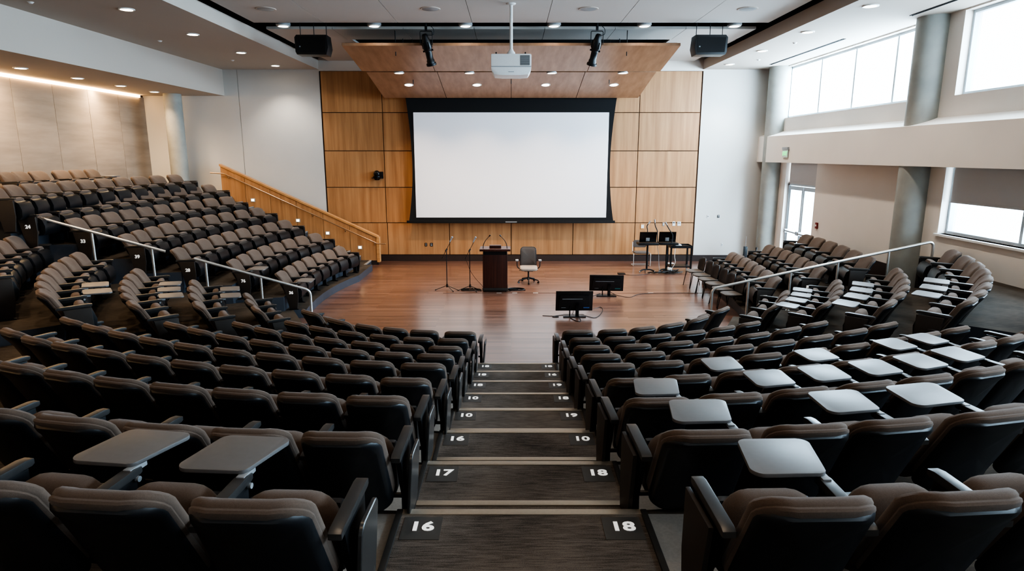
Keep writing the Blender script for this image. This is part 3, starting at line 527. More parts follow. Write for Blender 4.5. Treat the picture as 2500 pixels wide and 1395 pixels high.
# ------------------------------------------------------------------ tiers
R0_, DR = 4.35, 1.02
def tier_obj(pts, z, z0=0.0):
    bm = NB(); prism(bm, pts, z0, z, 'z'); bm.normal_update()
    bmesh.ops.triangulate(bm, faces=[f for f in bm.faces if len(f.verts) > 4])
    bm.normal_update()
    for f in bm.faces: f.material_index = 0 if abs(f.normal.z) > .5 else 1
    o = struct('floor', bm, 'carpet2'); o.data.materials.append(M['riser']); return o
def arc(r, a0, a1, n=24): return [(r*math.cos(math.radians(a0+(a1-a0)*i/n)), 14.9+r*math.sin(math.radians(a0+(a1-a0)*i/n))) for i in range(n+1)]
CENTRE_Z = [.213*(k+1) for k in range(9)]
for k, z in enumerate(CENTRE_Z):
    a = arc(R0_+DR*k, 225, 315)
    if k < 8: tier_obj(a+[(XW, 5.8), (XW, YB), (XL, YB), (XL, 2.2)], z)
    else: tier_obj(a+[(XW, 5.8), (XW, YB), (XL, YB), (XL, 2.2)], z)
def fwd(rz): return Vector((-math.sin(rz), math.cos(rz)))
def roots(name, back=.03):
    return [(x-fwd(rz).x*back, y-fwd(rz).y*back) for x, y, z, rz, sx in SEATS[name]]
def extrap(p, q, t): return (q[0]+(q[0]-p[0])*t, q[1]+(q[1]-p[1])*t)
def side_tiers(rows, zs, sgn):
    first = roots(rows[0], -.85)
    curves = [first]+[roots(r) for r in rows[:-1]]
    curves.append(roots(rows[-1]))
    for q_ in (1.1, 1.19):
        if sgn < 0: curves.append([(max(x*q_, XL+.02), 14.9+(y-14.9)*q_) for x, y in roots(rows[-1])])
    for c, z in zip(curves, zs):
        r = math.hypot(c[0][0], c[0][1]-14.9); st = (sgn*r*.7071, 14.9-r*.7071)
        a, b_ = c[-2], c[-1]
        if sgn < 0:
            t = 0
            while True:
                e = extrap(a, b_, t)
                if e[1] >= max(14.4+.5*(e[0]+5.3), 12.3) or t > 14: break
                t += .1
            out = [(XL, 12.3), (XL, 2.2)]
            if e[0] > -9.5: out = [(-9.5, 12.3)]+out
        else:
            t = 0
            while True:
                e = extrap(a, b_, t)
                if e[1] >= 14.0-.28*(e[0]-4.5) or t > 14: break
                t += .1
            e = (min(e[0], XW-.02), e[1]); out = [(XW, 12.7), (XW, 5.8)]
        tier_obj([st]+[p for p in c if abs(p[0]) > abs(st[0])+.02]+[e]+out, z)
side_tiers(['E1', 'E2', 'E3', 'E4', 'E5'], [.2, .5, .84, 1.15, 1.45, 1.8, 2.2, 2.5], -1)
side_tiers(['F1', 'F2', 'F3', 'F4'], [.213, .44, .75, 1.07, 1.45], 1)
def block_tiers(rows, zs, yend, xo, y_of):
    cs = [roots(rows[0], -.42)]+[roots(r) for r in rows[:-1]]
    for c, z in zip(cs, zs):
        s = extrap(c[1], c[0], .62); e = c[-1]
        e2 = (e[0], yend)
        s2 = (s[0], y_of(s[0]))
        tier_obj([s2]+c+[e2, (xo, yend), (xo, y_of(xo))], z)
block_tiers(['L0', 'L1', 'L2', 'L3', 'L4', 'L5', 'L6', 'L7'], [.2, .54, .92, 1.3, 1.66, 2.02, 2.36, 2.56], 20.85, XL, lambda x: max(14.4+.5*(x+5.3), 11.9))
block_tiers(['R0', 'R1', 'R2'], [.213, .46, .8], 18.6, XW, lambda x: 14.0-.28*(x-4.5))
bm = NB(); box(bm, XL, -9.9, 20.85, YF, 0, 2.4); struct('floor', bm, 'carpet2')
# side staircase against the timber balustrade
st_root = None
for i in range(14):
    x1 = -4.9-.36*i; z = .17*(i+1)
    bm = NB(); box(bm, -9.95, x1, 20.85, 21.95, max(0, z-.17), z); o = struct('floor', bm, 'carpet2'); o.data.materials.append(M['riser'])
    for p in o.data.polygons:
        if abs(p.normal.z) < .5: p.material_index = 1
    bm = NB(); box(bm, x1-.05, x1+.008, 20.87, 21.94, z-.03, z+.006); obj('nosing', bm, 'concrete', o, smooth=False)

# ------------------------------------------------------------------ centre aisle
LN = ['18', '18', '18', '10', '10', '16', '17', '16']; RN = ['18', '16', '19', '18', '19', '10', '18', '18']
AX0, AX1 = -.60, .78
for k in range(8):
    y1 = 10.55-DR*k; z = .213*(k+1); y0 = y1-DR if k < 7 else y1-1.4
    ax0, ax1 = AX0-.008*k, AX1
    bm = NB(); box(bm, ax0-.30, ax1+.30, y0-.02, y1-.02, z-.213, z+.004)
    o = struct('floor', bm, 'concrete')
    bm = NB(); box(bm, ax0, ax1, y0, y1, z+.002, z+.012); obj('carpet_tread', bm, 'carpet', o, smooth=False)
    bm = NB(); box(bm, ax0, ax1, y1-.045, y1+.012, z-.03, z+.018, bev=.004); obj('nosing', bm, 'nosing', o)
    bm = NB(); box(bm, ax0+.005, ax1-.005, y1-.012, y1, z-.213, z-.03); obj('riser_face', bm, 'carpet', o, smooth=False)
    for sx in (ax0, ax1):
        bm = NB(); box(bm, sx-.018, sx+.018, y0+.02, y1-.0, z+.0, z+.026, bev=.006); obj('edge_trim', bm, 'trimdark', o)
    # small lower step in front of each tread
    if k >= 4:
        bm = NB(); box(bm, ax0+.05, ax1-.05, y1, y1+.30, z-.213, z-.11); obj('half_step', bm, 'carpet', o, smooth=False)
        bm = NB(); box(bm, ax0+.05, ax1-.05, y1+.255, y1+.31, z-.135, z-.1, bev=.004); obj('nosing', bm, 'nosing', o)
    for s_, xx in ((LN[k], ax0+.15), (RN[k], ax1-.15)):
        bm = NB(); box(bm, xx-.11, xx+.11, y1-.29, y1-.07, z+.011, z+.0145); pl = obj('number_plate', bm, 'plate', o, smooth=False)
        bm = xfs(text_bm(s_, .12, .001, bold=.004), 1.2); xf(bm, T(xx, y1-.17, z+.017)); obj('number', bm, 'text', pl, smooth=False)
# thin line of floor boxes across the stage
bm = NB(); box(bm, -1.9, 6.2, 17.30, 17.325, 0, .004); tag(obj('floor_cover_strip', bm, 'groove', smooth=False), 'thin dark cable cover strip running across the wooden stage floor', 'floor strip')
for i, x in enumerate((-.34, .1, .68, 3.9, 5.05)):
    bm = NB(); box(bm, x-.07, x+.07, 17.27, 17.35, .003, .008, bev=.002); tag(obj('floor_plate', bm, 'steel'), ['small metal floor plate at the left foot of the lectern', 'small metal floor plate at the right foot of the lectern', 'small metal floor plate in front of the office chair', 'small metal floor plate right of the far floor monitor', 'small metal floor plate beside the stacking chairs'][i], 'floor plate', 'metal plates along the floor strip')

# ------------------------------------------------------------------ theatre seat
BT = Vector((-.30, .59)).normalized(); BN = Vector((.59, .30)).normalized(); BC = Vector((-.12, .535))
def backmap(u, v, d):
    dd = d + .045*(u/.25)**2 - .05*(v/.33)**2 + .012
    return (u, BC.x+BT.x*v+BN.x*dd, BC.y+BT.y*v+BN.y*dd)
MS = {}
def mesh_only(key, bm, m, sharp=True):
    o = obj(key, bm, m); MS[key] = o.data; bpy.data.objects.remove(o)
ol = rrect(.478, .63, .10, .07, taper=.03)
bm = NB(); slab(bm, ol, [(.03, -.045), (.012, -.036), (0, -.015), (0, .0)], backmap, bulge0=.006); mesh_only('backrest_shell', bm, 'shell')
ol2 = rrect(.496, .60, .125, .06, taper=.05)
bm = NB(); slab(bm, ol2, [(.02, -.02), (.004, -.008), (0, .004), (.004, .014), (0, .022), (0, .04), (.012, .058), (.035, .068)], lambda u, v, d: backmap(u, v+.045, d), bulge1=.012); mesh_only('back_cushion', bm, 'fabric')
oc = rrect(.455, .40, .14, .06)
def cmap(u, v, d): return (u, .135+d+.02*(v/.19)**2-.03*v, (.435+v))
bm = NB(); slab(bm, oc, [(.03, -.045), (.008, -.03), (0, -.005), (0, .03), (.006, .05), (.02, .062)], cmap, bulge0=.02); mesh_only('seat_cushion', bm, 'fabric')
bm = NB(); prism(bm, [(.19, .575), (.24, .57), (.29, .53), (.33, .41), (.32, .29), (.27, .235), (.20, .235)], -.215, .215, 'x', bev=.016); mesh_only('seat_pan', bm, 'pan')
AP = [(-.13, .603), (.27, .612), (.285, .62), (.285, .645), (.24, .652), (-.10, .640), (-.13, .63)]
for s, nm in ((1, 'R'), (-1, 'L')):
    x = .29*s
    bm = NB(); prism(bm, AP, x-.029, x+.029, 'x', bev=.006); mesh_only('armrest'+nm, bm, 'arm')
    bm = NB(); prism(bm, [(-.06, .604), (.26, .604), (.25, .34), (.2, .27), (.08, .27), (.0, .42)], x-.016, x+.016, 'x', bev=.005)
    prism(bm, [(.09, .28), (.17, .28), (.19, .03), (.25, .012), (.25, 0), (.03, 0), (.03, .012), (.08, .03)], x-.02, x+.02, 'x')
    cyl(bm, (0, .06, .30), (x, .06, .30), .016, seg=8); mesh_only('side_frame'+nm, bm, 'frame')
    x2 = .335*s
    bm = NB(); prism(bm, [(-.05, .598), (.27, .602), (.275, .3), (.24, .03), (.06, .03), (-.0, .35)], x2-.012, x2+.012, 'x', bev=.006); mesh_only('end_panel'+nm, bm, 'panel')
    bm = NB(); slab(bm, [(a, b_) for a, b_ in rrect(.27, .40, .05, .05)], [(.004, -.011), (0, -.007), (0, .007), (.004, .011)], lambda u, v, d, s=s: (.345*s+d*s+.012*(v/.2), .115+u+.06*v, .385+v)); mesh_only('folded_tablet'+nm, bm, 'arm')
bm = NB()
tp = [(-.09, .30), (-.30, .29), (-.345, .32), (-.33, .60), (-.30, .635), (.02, .635), (.06, .60), (.045, .30), (.02, .285)]
tp = []
for cx_, cy_, a0, r in ((.01, .55, 0, .05), (-.255, .55, 90, .05), (-.27, .30, 180, .06), (-.02, .285, 270, .04)):
    for q_ in range(6):
        a = math.radians(a0+18*q_); tp.append((.29+cx_+r*math.cos(a)+(cy_-.3)*.08, cy_+r*math.sin(a)))
prism(bm, tp, .655, .675, 'z', bev=.005); mesh_only('tablet', bm, 'tablet')
bm = NB(); box(bm, .27, .31, .22, .33, .63, .656, bev=.004); cyl(bm, (.31, .25, .60), (.328, .25, .60), .014, seg=10); mesh_only('tablet_hinge', bm, 'greyp')
bm = NB(); box(bm, -.06, -.02, -.08, .08, 0, .03); bm.free()
def kid(name, key, parent):
    o = bpy.data.objects.new(name, MS[key]); COL.objects.link(o); o.parent = parent; return o
proto = bpy.data.objects.new('theatre_chair', None); COL.objects.link(proto); proto.empty_display_size = .1
for n_, k_ in (('backrest_shell', 'backrest_shell'), ('back_cushion', 'back_cushion'), ('seat_cushion', 'seat_cushion'), ('seat_pan', 'seat_pan'), ('armrest', 'armrestR'), ('side_frame', 'side_frameR')): kid(n_, k_, proto)
NUMS = {'36': None, '76': None, '28': None, '39': None, '33': None, '24': None}
def numplate(s, parent, side=1):
    bm = text_bm(s, .095, .001, bold=.004)
    xf(bm, T(.349*side, .12, .42) @ Rm(90*side, 'Z') @ Rm(90, 'X')); obj('seat_number', bm, 'text', parent, smooth=False)
def k_of(row): return int(row[1:])
def seat(row, i, label, group, tablet=False, right=None, left=None, num=None, cross=False):
    x, y, z, rz, sx = SEATS[row][i]
    if row[0] in 'AB' and i < 2:
        x += (.05, .02)[i]*((-.6 if row[0] == 'B' else .3) if k_of(row) == 8 else 1)*(1 if row[0] == 'B' else -1); rz *= (.3, .7)[i]
    t = copy_tree(proto); t.location = (x, y, z); t.rotation_euler = (0, 0, rz); t.scale = (max(.93, min(sx, 1.3)), 1, 1)
    tag(t, label, 'theatre chair', group)
    if left is not None: kid('armrest', 'armrestL', t); kid('side_frame', 'side_frameL', t)
    p = None
    if right: p = kid('end_panel' if right == 'panel' else 'folded_tablet', ('end_panel' if right == 'panel' else 'folded_tablet')+'R', t)
    if left: p = kid('end_panel' if left == 'panel' else 'folded_tablet', ('end_panel' if left == 'panel' else 'folded_tablet')+'L', t)
    if tablet: kid('writing_tablet', 'tablet', t); kid('tablet_hinge', 'tablet_hinge', t)
    if num: numplate(num, p)
    if cross:
        bm = NB(); box(bm, -.356, -.346, .06, .17, .38, .49); pl = obj('seat_plate', bm, 'text', p, smooth=False)
        bm = NB(); box(bm, -.359, -.355, .108, .122, .40, .47); box(bm, -.359, -.355, .08, .15, .428, .442); obj('plate_mark', bm, 'plate', pl, smooth=False)
    return t
OPEN = {'A8': [1, 2], 'B8': [0], 'B7': [0, 2, 3], 'B6': [0, 2, 3, 4, 5, 6], 'B5': [2, 4, 6, 7],
        'E4': [1, 2], 'E3': [2, 3, 4], 'E2': [2, 3], 'F2': [0, 1, 2, 3], 'F3': [0, 1, 2, 3], 'F4': [1, 2, 3], 'F5': [2, 3], 'L7': [5], 'L0': [0], 'L1': [0]}
ROWN = ['front row', 'second row', 'third row', 'fourth row', 'fifth row', 'sixth row', 'seventh row', 'eighth row', 'row nearest the camera']
for row, L_ in SEATS.items():
    blk, k = row[0], int(row[1:]); n = len(L_)
    for i in range(n):
        tb = i in OPEN.get(row, [])
        d = 'seat with open tablet, ' if tb else 'seat, '
        if blk == 'A':
            lab = 'dark-backed brown %s%s left of centre aisle, %s' % (d, ORD[i], ROWN[k])
            seat(row, i, lab, 'left centre block, '+ROWN[k], tb, right='tablet' if i == 0 else None, left='' if i == n-1 else None)
        elif blk == 'B':
            lab = 'dark-backed brown %s%s right of centre aisle, %s' % (d, ORD[i], ROWN[k])
            seat(row, i, lab, 'right centre block, '+ROWN[k], tb, left='panel' if i == 0 else None)
        elif blk == 'E':
            lab = 'brown %s%s from near end, %s facing right before left handrail' % (d, ORD[i], ROWN[k])
            seat(row, i, lab, 'left curved wing, '+ROWN[k], tb, right='panel' if i == 0 else None, left='' if i == n-1 else None)
        elif blk == 'F':
            lab = 'brown %s%s from near end, %s facing left before right handrail' % (d, ORD[i], ROWN[k])
            seat(row, i, lab, 'right curved wing, '+ROWN[k], tb, left='panel' if i == 0 else None, right='panel' if i == n-1 else None)
        elif blk == 'L':
            lab = 'brown %s%s from handrail, %s of left block below timber stairs' % (d, ORD[i], ORD[k]+' row')
            seat(row, i, lab, 'left block, %s row from stage' % ORD[k], tb, right='panel' if i == 0 else None, left='panel' if i == n-1 else None,
                 num=['36', '76', '28', '39', '33', '24', None, None][k] if i == 0 else None)
        else:
            lab = 'brown %s%s from handrail, %s of right block by glass door' % (d, ORD[i], ORD[k]+' row')
            seat(row, i, lab, 'right block, %s row from stage' % ORD[k], tb, left='panel' if i == 0 else None, right='panel' if i == n-1 else None, cross=(i == 0 and k < 2))
for ch in list(proto.children): bpy.data.objects.remove(ch)
bpy.data.objects.remove(proto)
# ------------------------------------------------------------------ projection screen
t = thing('projection_screen', 'large white projection screen with black border on the timber wall', 'screen', (0, 22.4, 1.42))
def edge(z):   # curved side edge of the black border
    u = (z-1.50)/(5.75-1.5); return 3.60-.20*math.sin(PI*min(max(u, 0), 1))**.9*(1-.25*u)
bm = NB(); N = 28; pl = []
for sgn in (-1, 1):
    for i in range(N+1):
        z = 1.5+(5.75-1.5)*(i/N if sgn > 0 else 1-i/N); pl.append((sgn*edge(z), z-1.42))
prism(bm, pl[::1], 0, .01, 'y'); obj('black_border', bm, 'screenblack', t, smooth=False)
bm = NB(); box(bm, -3.34, 3.34, -.012, -.002, .20, 3.78); obj('white_surface', bm, 'screen', t, smooth=False)
bm = NB(); box(bm, -3.68, 3.66, -.04, .03, .0, .09, bev=.01); bb = obj('bottom_bar', bm, 'screenblack', t)
bm = NB(); box(bm, -.2, .2, -.047, -.04, .03, .06); obj('pull_label', bm, 'greyp', bb, smooth=False)
bm = NB(); box(bm, -3.7, 3.7, -.02, .2, 4.36, 4.60, bev=.01); obj('screen_housing', bm, 'screenblack', t)

# ------------------------------------------------------------------ projector
t = thing('projector', 'white video projector hanging from the ceiling on a long white pole', 'projector', (0, 14.4, 5.45))
bm = NB(); prism(bm, [(-.42, .10), (-.40, .06), (-.36, .0), (-.2, -.012), (.2, -.012), (.36, .0), (.40, .06), (.42, .10), (.425, .16), (-.425, .16)], -.33, .33, 'y', bev=.012); obj('lower_body', bm, 'whitep', t)
bm = NB(); box(bm, -.425, .425, -.33, .33, .165, .42, bev=.03); ub = obj('upper_body', bm, 'whitep', t)
bm = NB()
for j in range(9): box(bm, .195, .385, -.337, -.328, .20+j*.02, .212+j*.02)
obj('vent_grille', bm, 'greyp', ub, smooth=False)
bm = NB(); box(bm, .19, .39, -.333, -.3295, .19, .385); obj('vent_recess', bm, 'plate', ub, smooth=False)
bm = NB(); box(bm, -.42, .42, -.334, -.328, .155, .168); obj('seam', bm, 'greyp', ub, smooth=False)
bm = NB(); box(bm, -.06, .06, -.336, -.33, .05, .062); obj('name_plate', bm, 'greyp', ub, smooth=False)
bm = NB(); cyl(bm, (.0, .32, .27), (0, .40, .27), .07); obj('projector_lens', bm, 'blackgloss', t)
bm = NB()
for sx in (-.32, .30): box(bm, sx-.015, sx+.015, -.2, -.16, .42, .47, bev=.004)
obj('mount_feet', bm, 'frame', t)
bm = NB(); lathe(bm, [(.17, .43), (.17, .445), (.09, .45), (.085, .49), (.05, .53), (.04, .56)], 24); obj('mount_plate', bm, 'whitep', t)
bm = NB(); cyl(bm, (0, 0, .54), (0, 0, 6.93-5.45), .034, seg=20); lathe(bm, [(.034, 1.44), (.09, 1.46), (.1, 1.48)], 24); obj('pole', bm, 'whitep', t)

# ------------------------------------------------------------------ hung loudspeakers and spotlights
for sx, lab in ((-4.93, 'black loudspeaker hanging from the ceiling slot on the left'), (4.93, 'black loudspeaker hanging from the ceiling slot on the right')):
    s = 1 if sx < 0 else -1
    t = thing('hanging_speaker', lab, 'speaker', (sx, 16.75, 6.22), 0, 'black hanging loudspeakers')
    bm = NB(); prism(bm, [(-.40*s, .06), (-.37*s, .0), (.36*s, -.01), (.41*s, .16), (.38*s, .46), (-.36*s, .46), (-.41*s, .40)], -.22, .2, 'y', bev=.012); obj('cabinet', bm, 'blackp', t)
    bm = NB(); prism(bm, [(-.34*s, .05), (.33*s, .04), (.35*s, .40), (-.36*s, .40)], -.228, -.218, 'y'); obj('front_grille', bm, 'blackgloss', t, smooth=False)
    bm = NB(); cyl(bm, (-.28, -.222, .18), (-.28, -.232, .18), .018); obj('badge', bm, 'greyp', t)
    bm = NB()
    for q_ in (-.32, .02, .33): cyl(bm, (q_, 0, .45), (q_, 0, 1.0), .01, seg=8)
    box(bm, -.34, .36, -.02, .02, .455, .475); obj('hanging_rods', bm, 'frame', t)
for sx, lab in ((-2.12, 'black theatre spotlight hanging left of the projector'), (2.14, 'black theatre spotlight hanging right of the projector')):
    t = thing('theatre_spotlight', lab, 'spotlight', (sx, 16.75, 6.9), 0, 'black theatre spotlights')
    s = 1 if sx < 0 else -1
    bm = NB(); cyl(bm, (0, 0, -.06), (0, 0, .2), .02, seg=10); box(bm, -.03, .03, -.03, .03, -.08, .02, bev=.005); obj('clamp', bm, 'frame', t)
    bm = NB(); tube(bm, [(-.15, 0, -.42), (-.15, 0, -.10), (.15, 0, -.10), (.15, 0, -.42)], .01, 8, rnd=.04); obj('yoke', bm, 'frame', t)
    A, B = Vector((-.04*s, -.05, -.18)), Vector((.09*s, .22, -.86))
    q = Vector((0, 0, -1)).rotation_difference(B-A); mt = T(*A) @ q.to_matrix().to_4x4(); L = (B-A).length
    bm = NB(); lathe(bm, [(.05, 0), (.075, -.03), (.085, -.10), (.10, -.14), (.115, -.2), (.115, -.34), (.10, -.38), (.085, -.40), (.09, -.42), (.085, -.44), (.085, -.62), (.10, -.64), (.10, -L)], 20, mt); obj('lamp_barrel', bm, 'blackp', t)
    bm = NB()
    for a in range(6):
        an = a*PI/3; box(bm, .112*math.cos(an)-.012, .112*math.cos(an)+.012, .112*math.sin(an)-.012, .112*math.sin(an)+.012, -.34, -.18)
    box(bm, -.13, .13, -.015, .015, -.42, -.38); xf(bm, mt); obj('cooling_fins', bm, 'frame', t)
    bm = NB(); lathe(bm, [(.125, -L+.03), (.13, -L-.02), (.10, -L-.02)], 16, mt); obj('colour_frame', bm, 'frame', t)
    bm = NB(); tube(bm, [(.02, 0, .1), (.2, 0, -.05), (.19, 0, -.2), (0, -.05, -.2)], .008, 6, rnd=.08); obj('power_cable', bm, 'cable', t)

# ------------------------------------------------------------------ lectern
t = thing('lectern', 'dark walnut lectern with two thin gooseneck microphones on the stage', 'lectern', (-.45, 17.5, 0))
bm = NB(); box(bm, -.345, .345, -.02, .5, .11, 1.05, bev=.006); obj('body', bm, 'walnut', t)
bm = NB(); box(bm, -.36, .36, -.035, .51, .035, .11, bev=.006); obj('base', bm, 'trimdark', t)
bm = NB()
for x in (-.3, .3):
    for y in (.03, .44): cyl(bm, (x-.012, y, .02), (x+.012, y, .02), .02, seg=12); box(bm, x-.015, x+.015, y-.015, y+.015, .02, .04)
obj('castors', bm, 'frame', t)
bm = NB(); box(bm, -.31, .31, .0, .48, 1.05, 1.16); box(bm, -.335, -.31, -.01, .49, 1.05, 1.16); box(bm, .31, .335, -.01, .49, 1.05, 1.16); obj('shelf_opening', bm, 'blackp', t, smooth=False)
bm = NB(); box(bm, -.43, .43, -.07, .56, 1.155, 1.215, bev=.008); obj('top_board', bm, 'walnut', t)
bm = NB(); box(bm, -.16, .17, .16, .32, 1.215, 1.29, bev=.006); obj('control_box', bm, 'walnut', t)
for s in (-1, 1):
    m_ = None
    bm = NB(); tube(bm, [(s*.335, .1, 1.215), (s*.325, .1, 1.33), (s*.27, .1, 1.44), (s*.16, .1, 1.56)], [.012, .008, .007, .007], 8, rnd=.05); m_ = obj('gooseneck_microphone', bm, 'cable', t)
    bm = NB(); cyl(bm, (s*.165, .1, 1.555), (s*.13, .1, 1.595), .016, .02, 12); obj('mic_capsule', bm, 'blackp', m_)
# ------------------------------------------------------------------ microphone stands
for k, (x, y, lab) in enumerate(((-1.83, 17.75, 'tall black microphone boom stand farthest left on the stage'), (-1.17, 17.7, 'black microphone boom stand just left of the lectern'))):
    t = thing('microphone_stand', lab, 'mic stand', (x, y, 0), 0, 'microphone boom stands')
    bm = NB(); cyl(bm, (0, 0, .09), (0, 0, 1.16), .012, seg=10); cyl(bm, (0, 0, .08), (0, 0, .17), .026, seg=12); obj('pole', bm, 'frame', t)
    for a in (195, 340, 305):
        a = math.radians(a); c, s = math.cos(a), math.sin(a)
        L = .33
        bm = NB(); tube(bm, [(0, 0, .13), (c*L, s*L, .02)], .009, 8); cyl(bm, (c*(L-.02), s*(L-.02), .026), (c*(L+.02), s*(L+.02), .012), .014, seg=8); obj('leg', bm, 'frame', t)
    bm = NB(); cyl(bm, (-.02, -.02, 1.12), (.02, .02, 1.18), .022, seg=12); obj('clutch', bm, 'frame', t)
    bm = NB(); cyl(bm, (-.12, -.02, .93), (.13, -.02, 1.40), .007, seg=8); cyl(bm, (-.13, -.02, .91), (-.10, -.02, .96), .013, seg=8); obj('boom', bm, 'frame', t)
    bm = NB(); cyl(bm, (.10, -.02, 1.38), (.155, -.02, 1.49), .018, .022, 12)
    bmesh.ops.create_icosphere(bm, subdivisions=2, radius=.03, matrix=T(.17, -.02, 1.515)); obj('microphone', bm, 'greyp', t)
# ------------------------------------------------------------------ office chair
t = thing('office_chair', 'grey-brown mesh office chair on castors right of the lectern', 'office chair', (.52, 18.8, 0), PI)
def om(u, v, d): return (u, -.24-.06*v+.05*(v/.3)**2*-1+d+.03*(u/.25)**2, .76+v)
bm = NB(); slab(bm, rrect(.47, .56, .09, .05, taper=.06), [(.01, -.012), (0, -.006), (0, .01), (.01, .015)], om); obj('backrest', bm, 'mesh', t)
bm = NB(); pts = [om(u, v, 0) for u, v in rrect(.485, .57, .09, .05, taper=.06)]; tube(bm, pts+[pts[0]], .013, 6); obj('back_frame', bm, 'blackp', t)
bm = NB(); slab(bm, rrect(.53, .50, .1, .1), [(.02, -.04), (0, -.02), (0, .02), (.02, .04)], lambda u, v, d: (u, v+.02, .46+d-.03*(v/.25)**2*(1 if v > 0 else 0)), bulge1=.01); obj('seat', bm, 'chairseat', t)
bm = NB(); box(bm, -.13, .13, -.2, .14, .36, .42, bev=.015); tube(bm, [(0, -.15, .38), (0, -.3, .42), (0, -.27, .6)], .025, 8, rnd=.05); box(bm, -.28, .28, -.05, -.02, .37, .39, bev=.005); obj('mechanism', bm, 'blackp', t)
for s in (-1, 1):
    bm = NB(); tube(bm, [(s*.14, .0, .40), (s*.30, .0, .44), (s*.34, .0, .50), (s*.345, .0, .67)], .014, 8, rnd=.06); a_ = obj('arm_support', bm, 'blackp', t)
    bm = NB(); box(bm, s*.345-.045, s*.345+.045, -.12, .13, .67, .70, bev=.012); obj('arm_pad', bm, 'greyp', a_)
bm = NB(); cyl(bm, (0, 0, .10), (0, 0, .38), .025, seg=14); cyl(bm, (0, 0, .09), (0, 0, .17), .04, seg=14); obj('gas_lift', bm, 'blackp', t)
for k in range(5):
    a = math.radians(18+72*k); c, s = math.cos(a), math.sin(a)
    bm = NB(); tube(bm, [(0, 0, .15), (c*.31, s*.31, .085)], [.026, .016], 8); lg = obj('leg', bm, 'blackp', t)
    bm = NB(); cyl(bm, (c*.31-s*.022, s*.31+c*.022, .03), (c*.31+s*.022, s*.31-c*.022, .03), .03, seg=14); cyl(bm, (c*.31, s*.31, .03), (c*.31, s*.31, .09), .008, seg=8); obj('castor', bm, 'blackgloss', lg)
# ------------------------------------------------------------------ floor monitors
def monitor(name, label, x, y, z, w, h, tilt, rz, base=True, cat='monitor', group=None, lab2='blue', scale=1):
    t = thing(name, label, cat, (x, y, z), rz, group)
    mt = T(0, 0, .13) @ Rm(tilt, 'X')
    bm = NB(); box(bm, -w/2, w/2, -.0, .035, 0, h, bev=.008); xf(bm, mt); obj('screen_panel', bm, 'blackp', t)
    bm = NB(); box(bm, -w/2+.02, w/2-.02, .034, .038, .02, h-.02); xf(bm, mt); obj('display', bm, 'blackgloss', t, smooth=False)
    bm = NB(); prism(bm, [(-w/2+.06, .04), (w/2-.06, .04), (w/2-.1, h-.09), (-w/2+.1, h-.09)], -.035, 0, 'y', bev=.01); xf(bm, mt); bk = obj('rear_housing', bm, 'blackp', t)
    bm = NB(); box(bm, -w*.33, w*.22, -.04, -.034, h*.62, h*.645); xf(bm, mt); obj('vent_strip', bm, 'greyp', bk, smooth=False)
    if base:
        bm = NB(); box(bm, w*.25, w*.41, -.038, -.034, h*.16, h*.21); xf(bm, mt); obj('sticker', bm, lab2, bk, smooth=False)
        bm = NB(); box(bm, -w*.35, -w*.23, -.038, -.034, h*.18, h*.195); xf(bm, mt); obj('maker_mark', bm, 'greyp', bk, smooth=False)
        bm = NB(); box(bm, .03, .11, -.09, -.03, .02, .34, bev=.01); box(bm, -.12, -.09, -.06, -.03, .02, .3, bev=.006); obj('stand_neck', bm, 'blackgloss', t)
        bm = NB(); prism(bm, [(-.27, -.16), (.27, -.16), (.24, .10), (-.25, .10)], 0, .025, 'z', bev=.006); obj('stand_base', bm, 'blackp', t)
    return t
monitor('floor_monitor', 'black floor monitor nearest the seats, seen from behind, blue sticker', 1.50, 14.75, 0, .88, .50, 10, .02, group='black floor monitors')
monitor('floor_monitor', 'black floor monitor farther back, seen from behind, teal sticker', 2.60, 17.0, 0, .92, .46, 10, -.06, group='black floor monitors', lab2='teal')
def cable(label, pts, r=.007, m='cable'):
    bm = NB(); P = [Vector(p) for p in pts]; Q = []
    for i in range(len(P)-1):
        p0, p1, p2, p3 = P[max(i-1, 0)], P[i], P[i+1], P[min(i+2, len(P)-1)]
        for s in range(6):
            u = s/6; Q.append(.5*((2*p1)+(p2-p0)*u+(2*p0-5*p1+4*p2-p3)*u*u+(3*p1-p0-3*p2+p3)*u**3))
    Q.append(P[-1]); tube(bm, Q, r, 6)
    return tag(obj('cable', bm, m), label, 'cable')
cable('thin cables trailing left from the near floor monitor', [(.75, 14.75, .008), (1.0, 14.72, .008), (1.2, 14.8, .008), (1.45, 14.85, .008), (1.5, 14.85, .1)])
cable('looped cable right of the near floor monitor', [(1.7, 14.9, .2), (1.95, 15.3, .01), (2.25, 15.6, .01), (2.25, 15.2, .01), (2.0, 14.55, .01), (1.75, 14.75, .01), (1.6, 14.85, .01)])
cable('cable under the near floor monitor base', [(1.4, 14.5, .008), (1.55, 14.2, .008), (1.62, 14.3, .008), (1.6, 14.7, .03)])
cable('cable running right from the far floor monitor along the strip', [(2.7, 17.1, .1), (2.9, 17.0, .01), (3.2, 16.75, .01), (3.5, 17.1, .01), (3.85, 17.25, .01), (4.6, 17.28, .01), (5.2, 17.28, .01)])
cable('cable running left between the two floor monitors', [(2.45, 17.05, .05), (2.2, 16.9, .01), (1.9, 17.0, .01), (1.7, 17.3, .01)])
cable('coiled cables on the floor right of the lectern', [(-.1, 17.75, .01)]+[(.15+.23*math.cos(a*.7), 17.66+.14*math.sin(a*.7), .012+.002*a) for a in range(26)]+[(-.05, 17.55, .01)], .009)
cable('coiled cables at the feet of the second microphone stand', [(-.85, 17.75, .01)]+[(-1.15+.28*math.cos(a*.7+1), 17.66+.11*math.sin(a*.7+1), .01+.0015*a) for a in range(24)], .007)
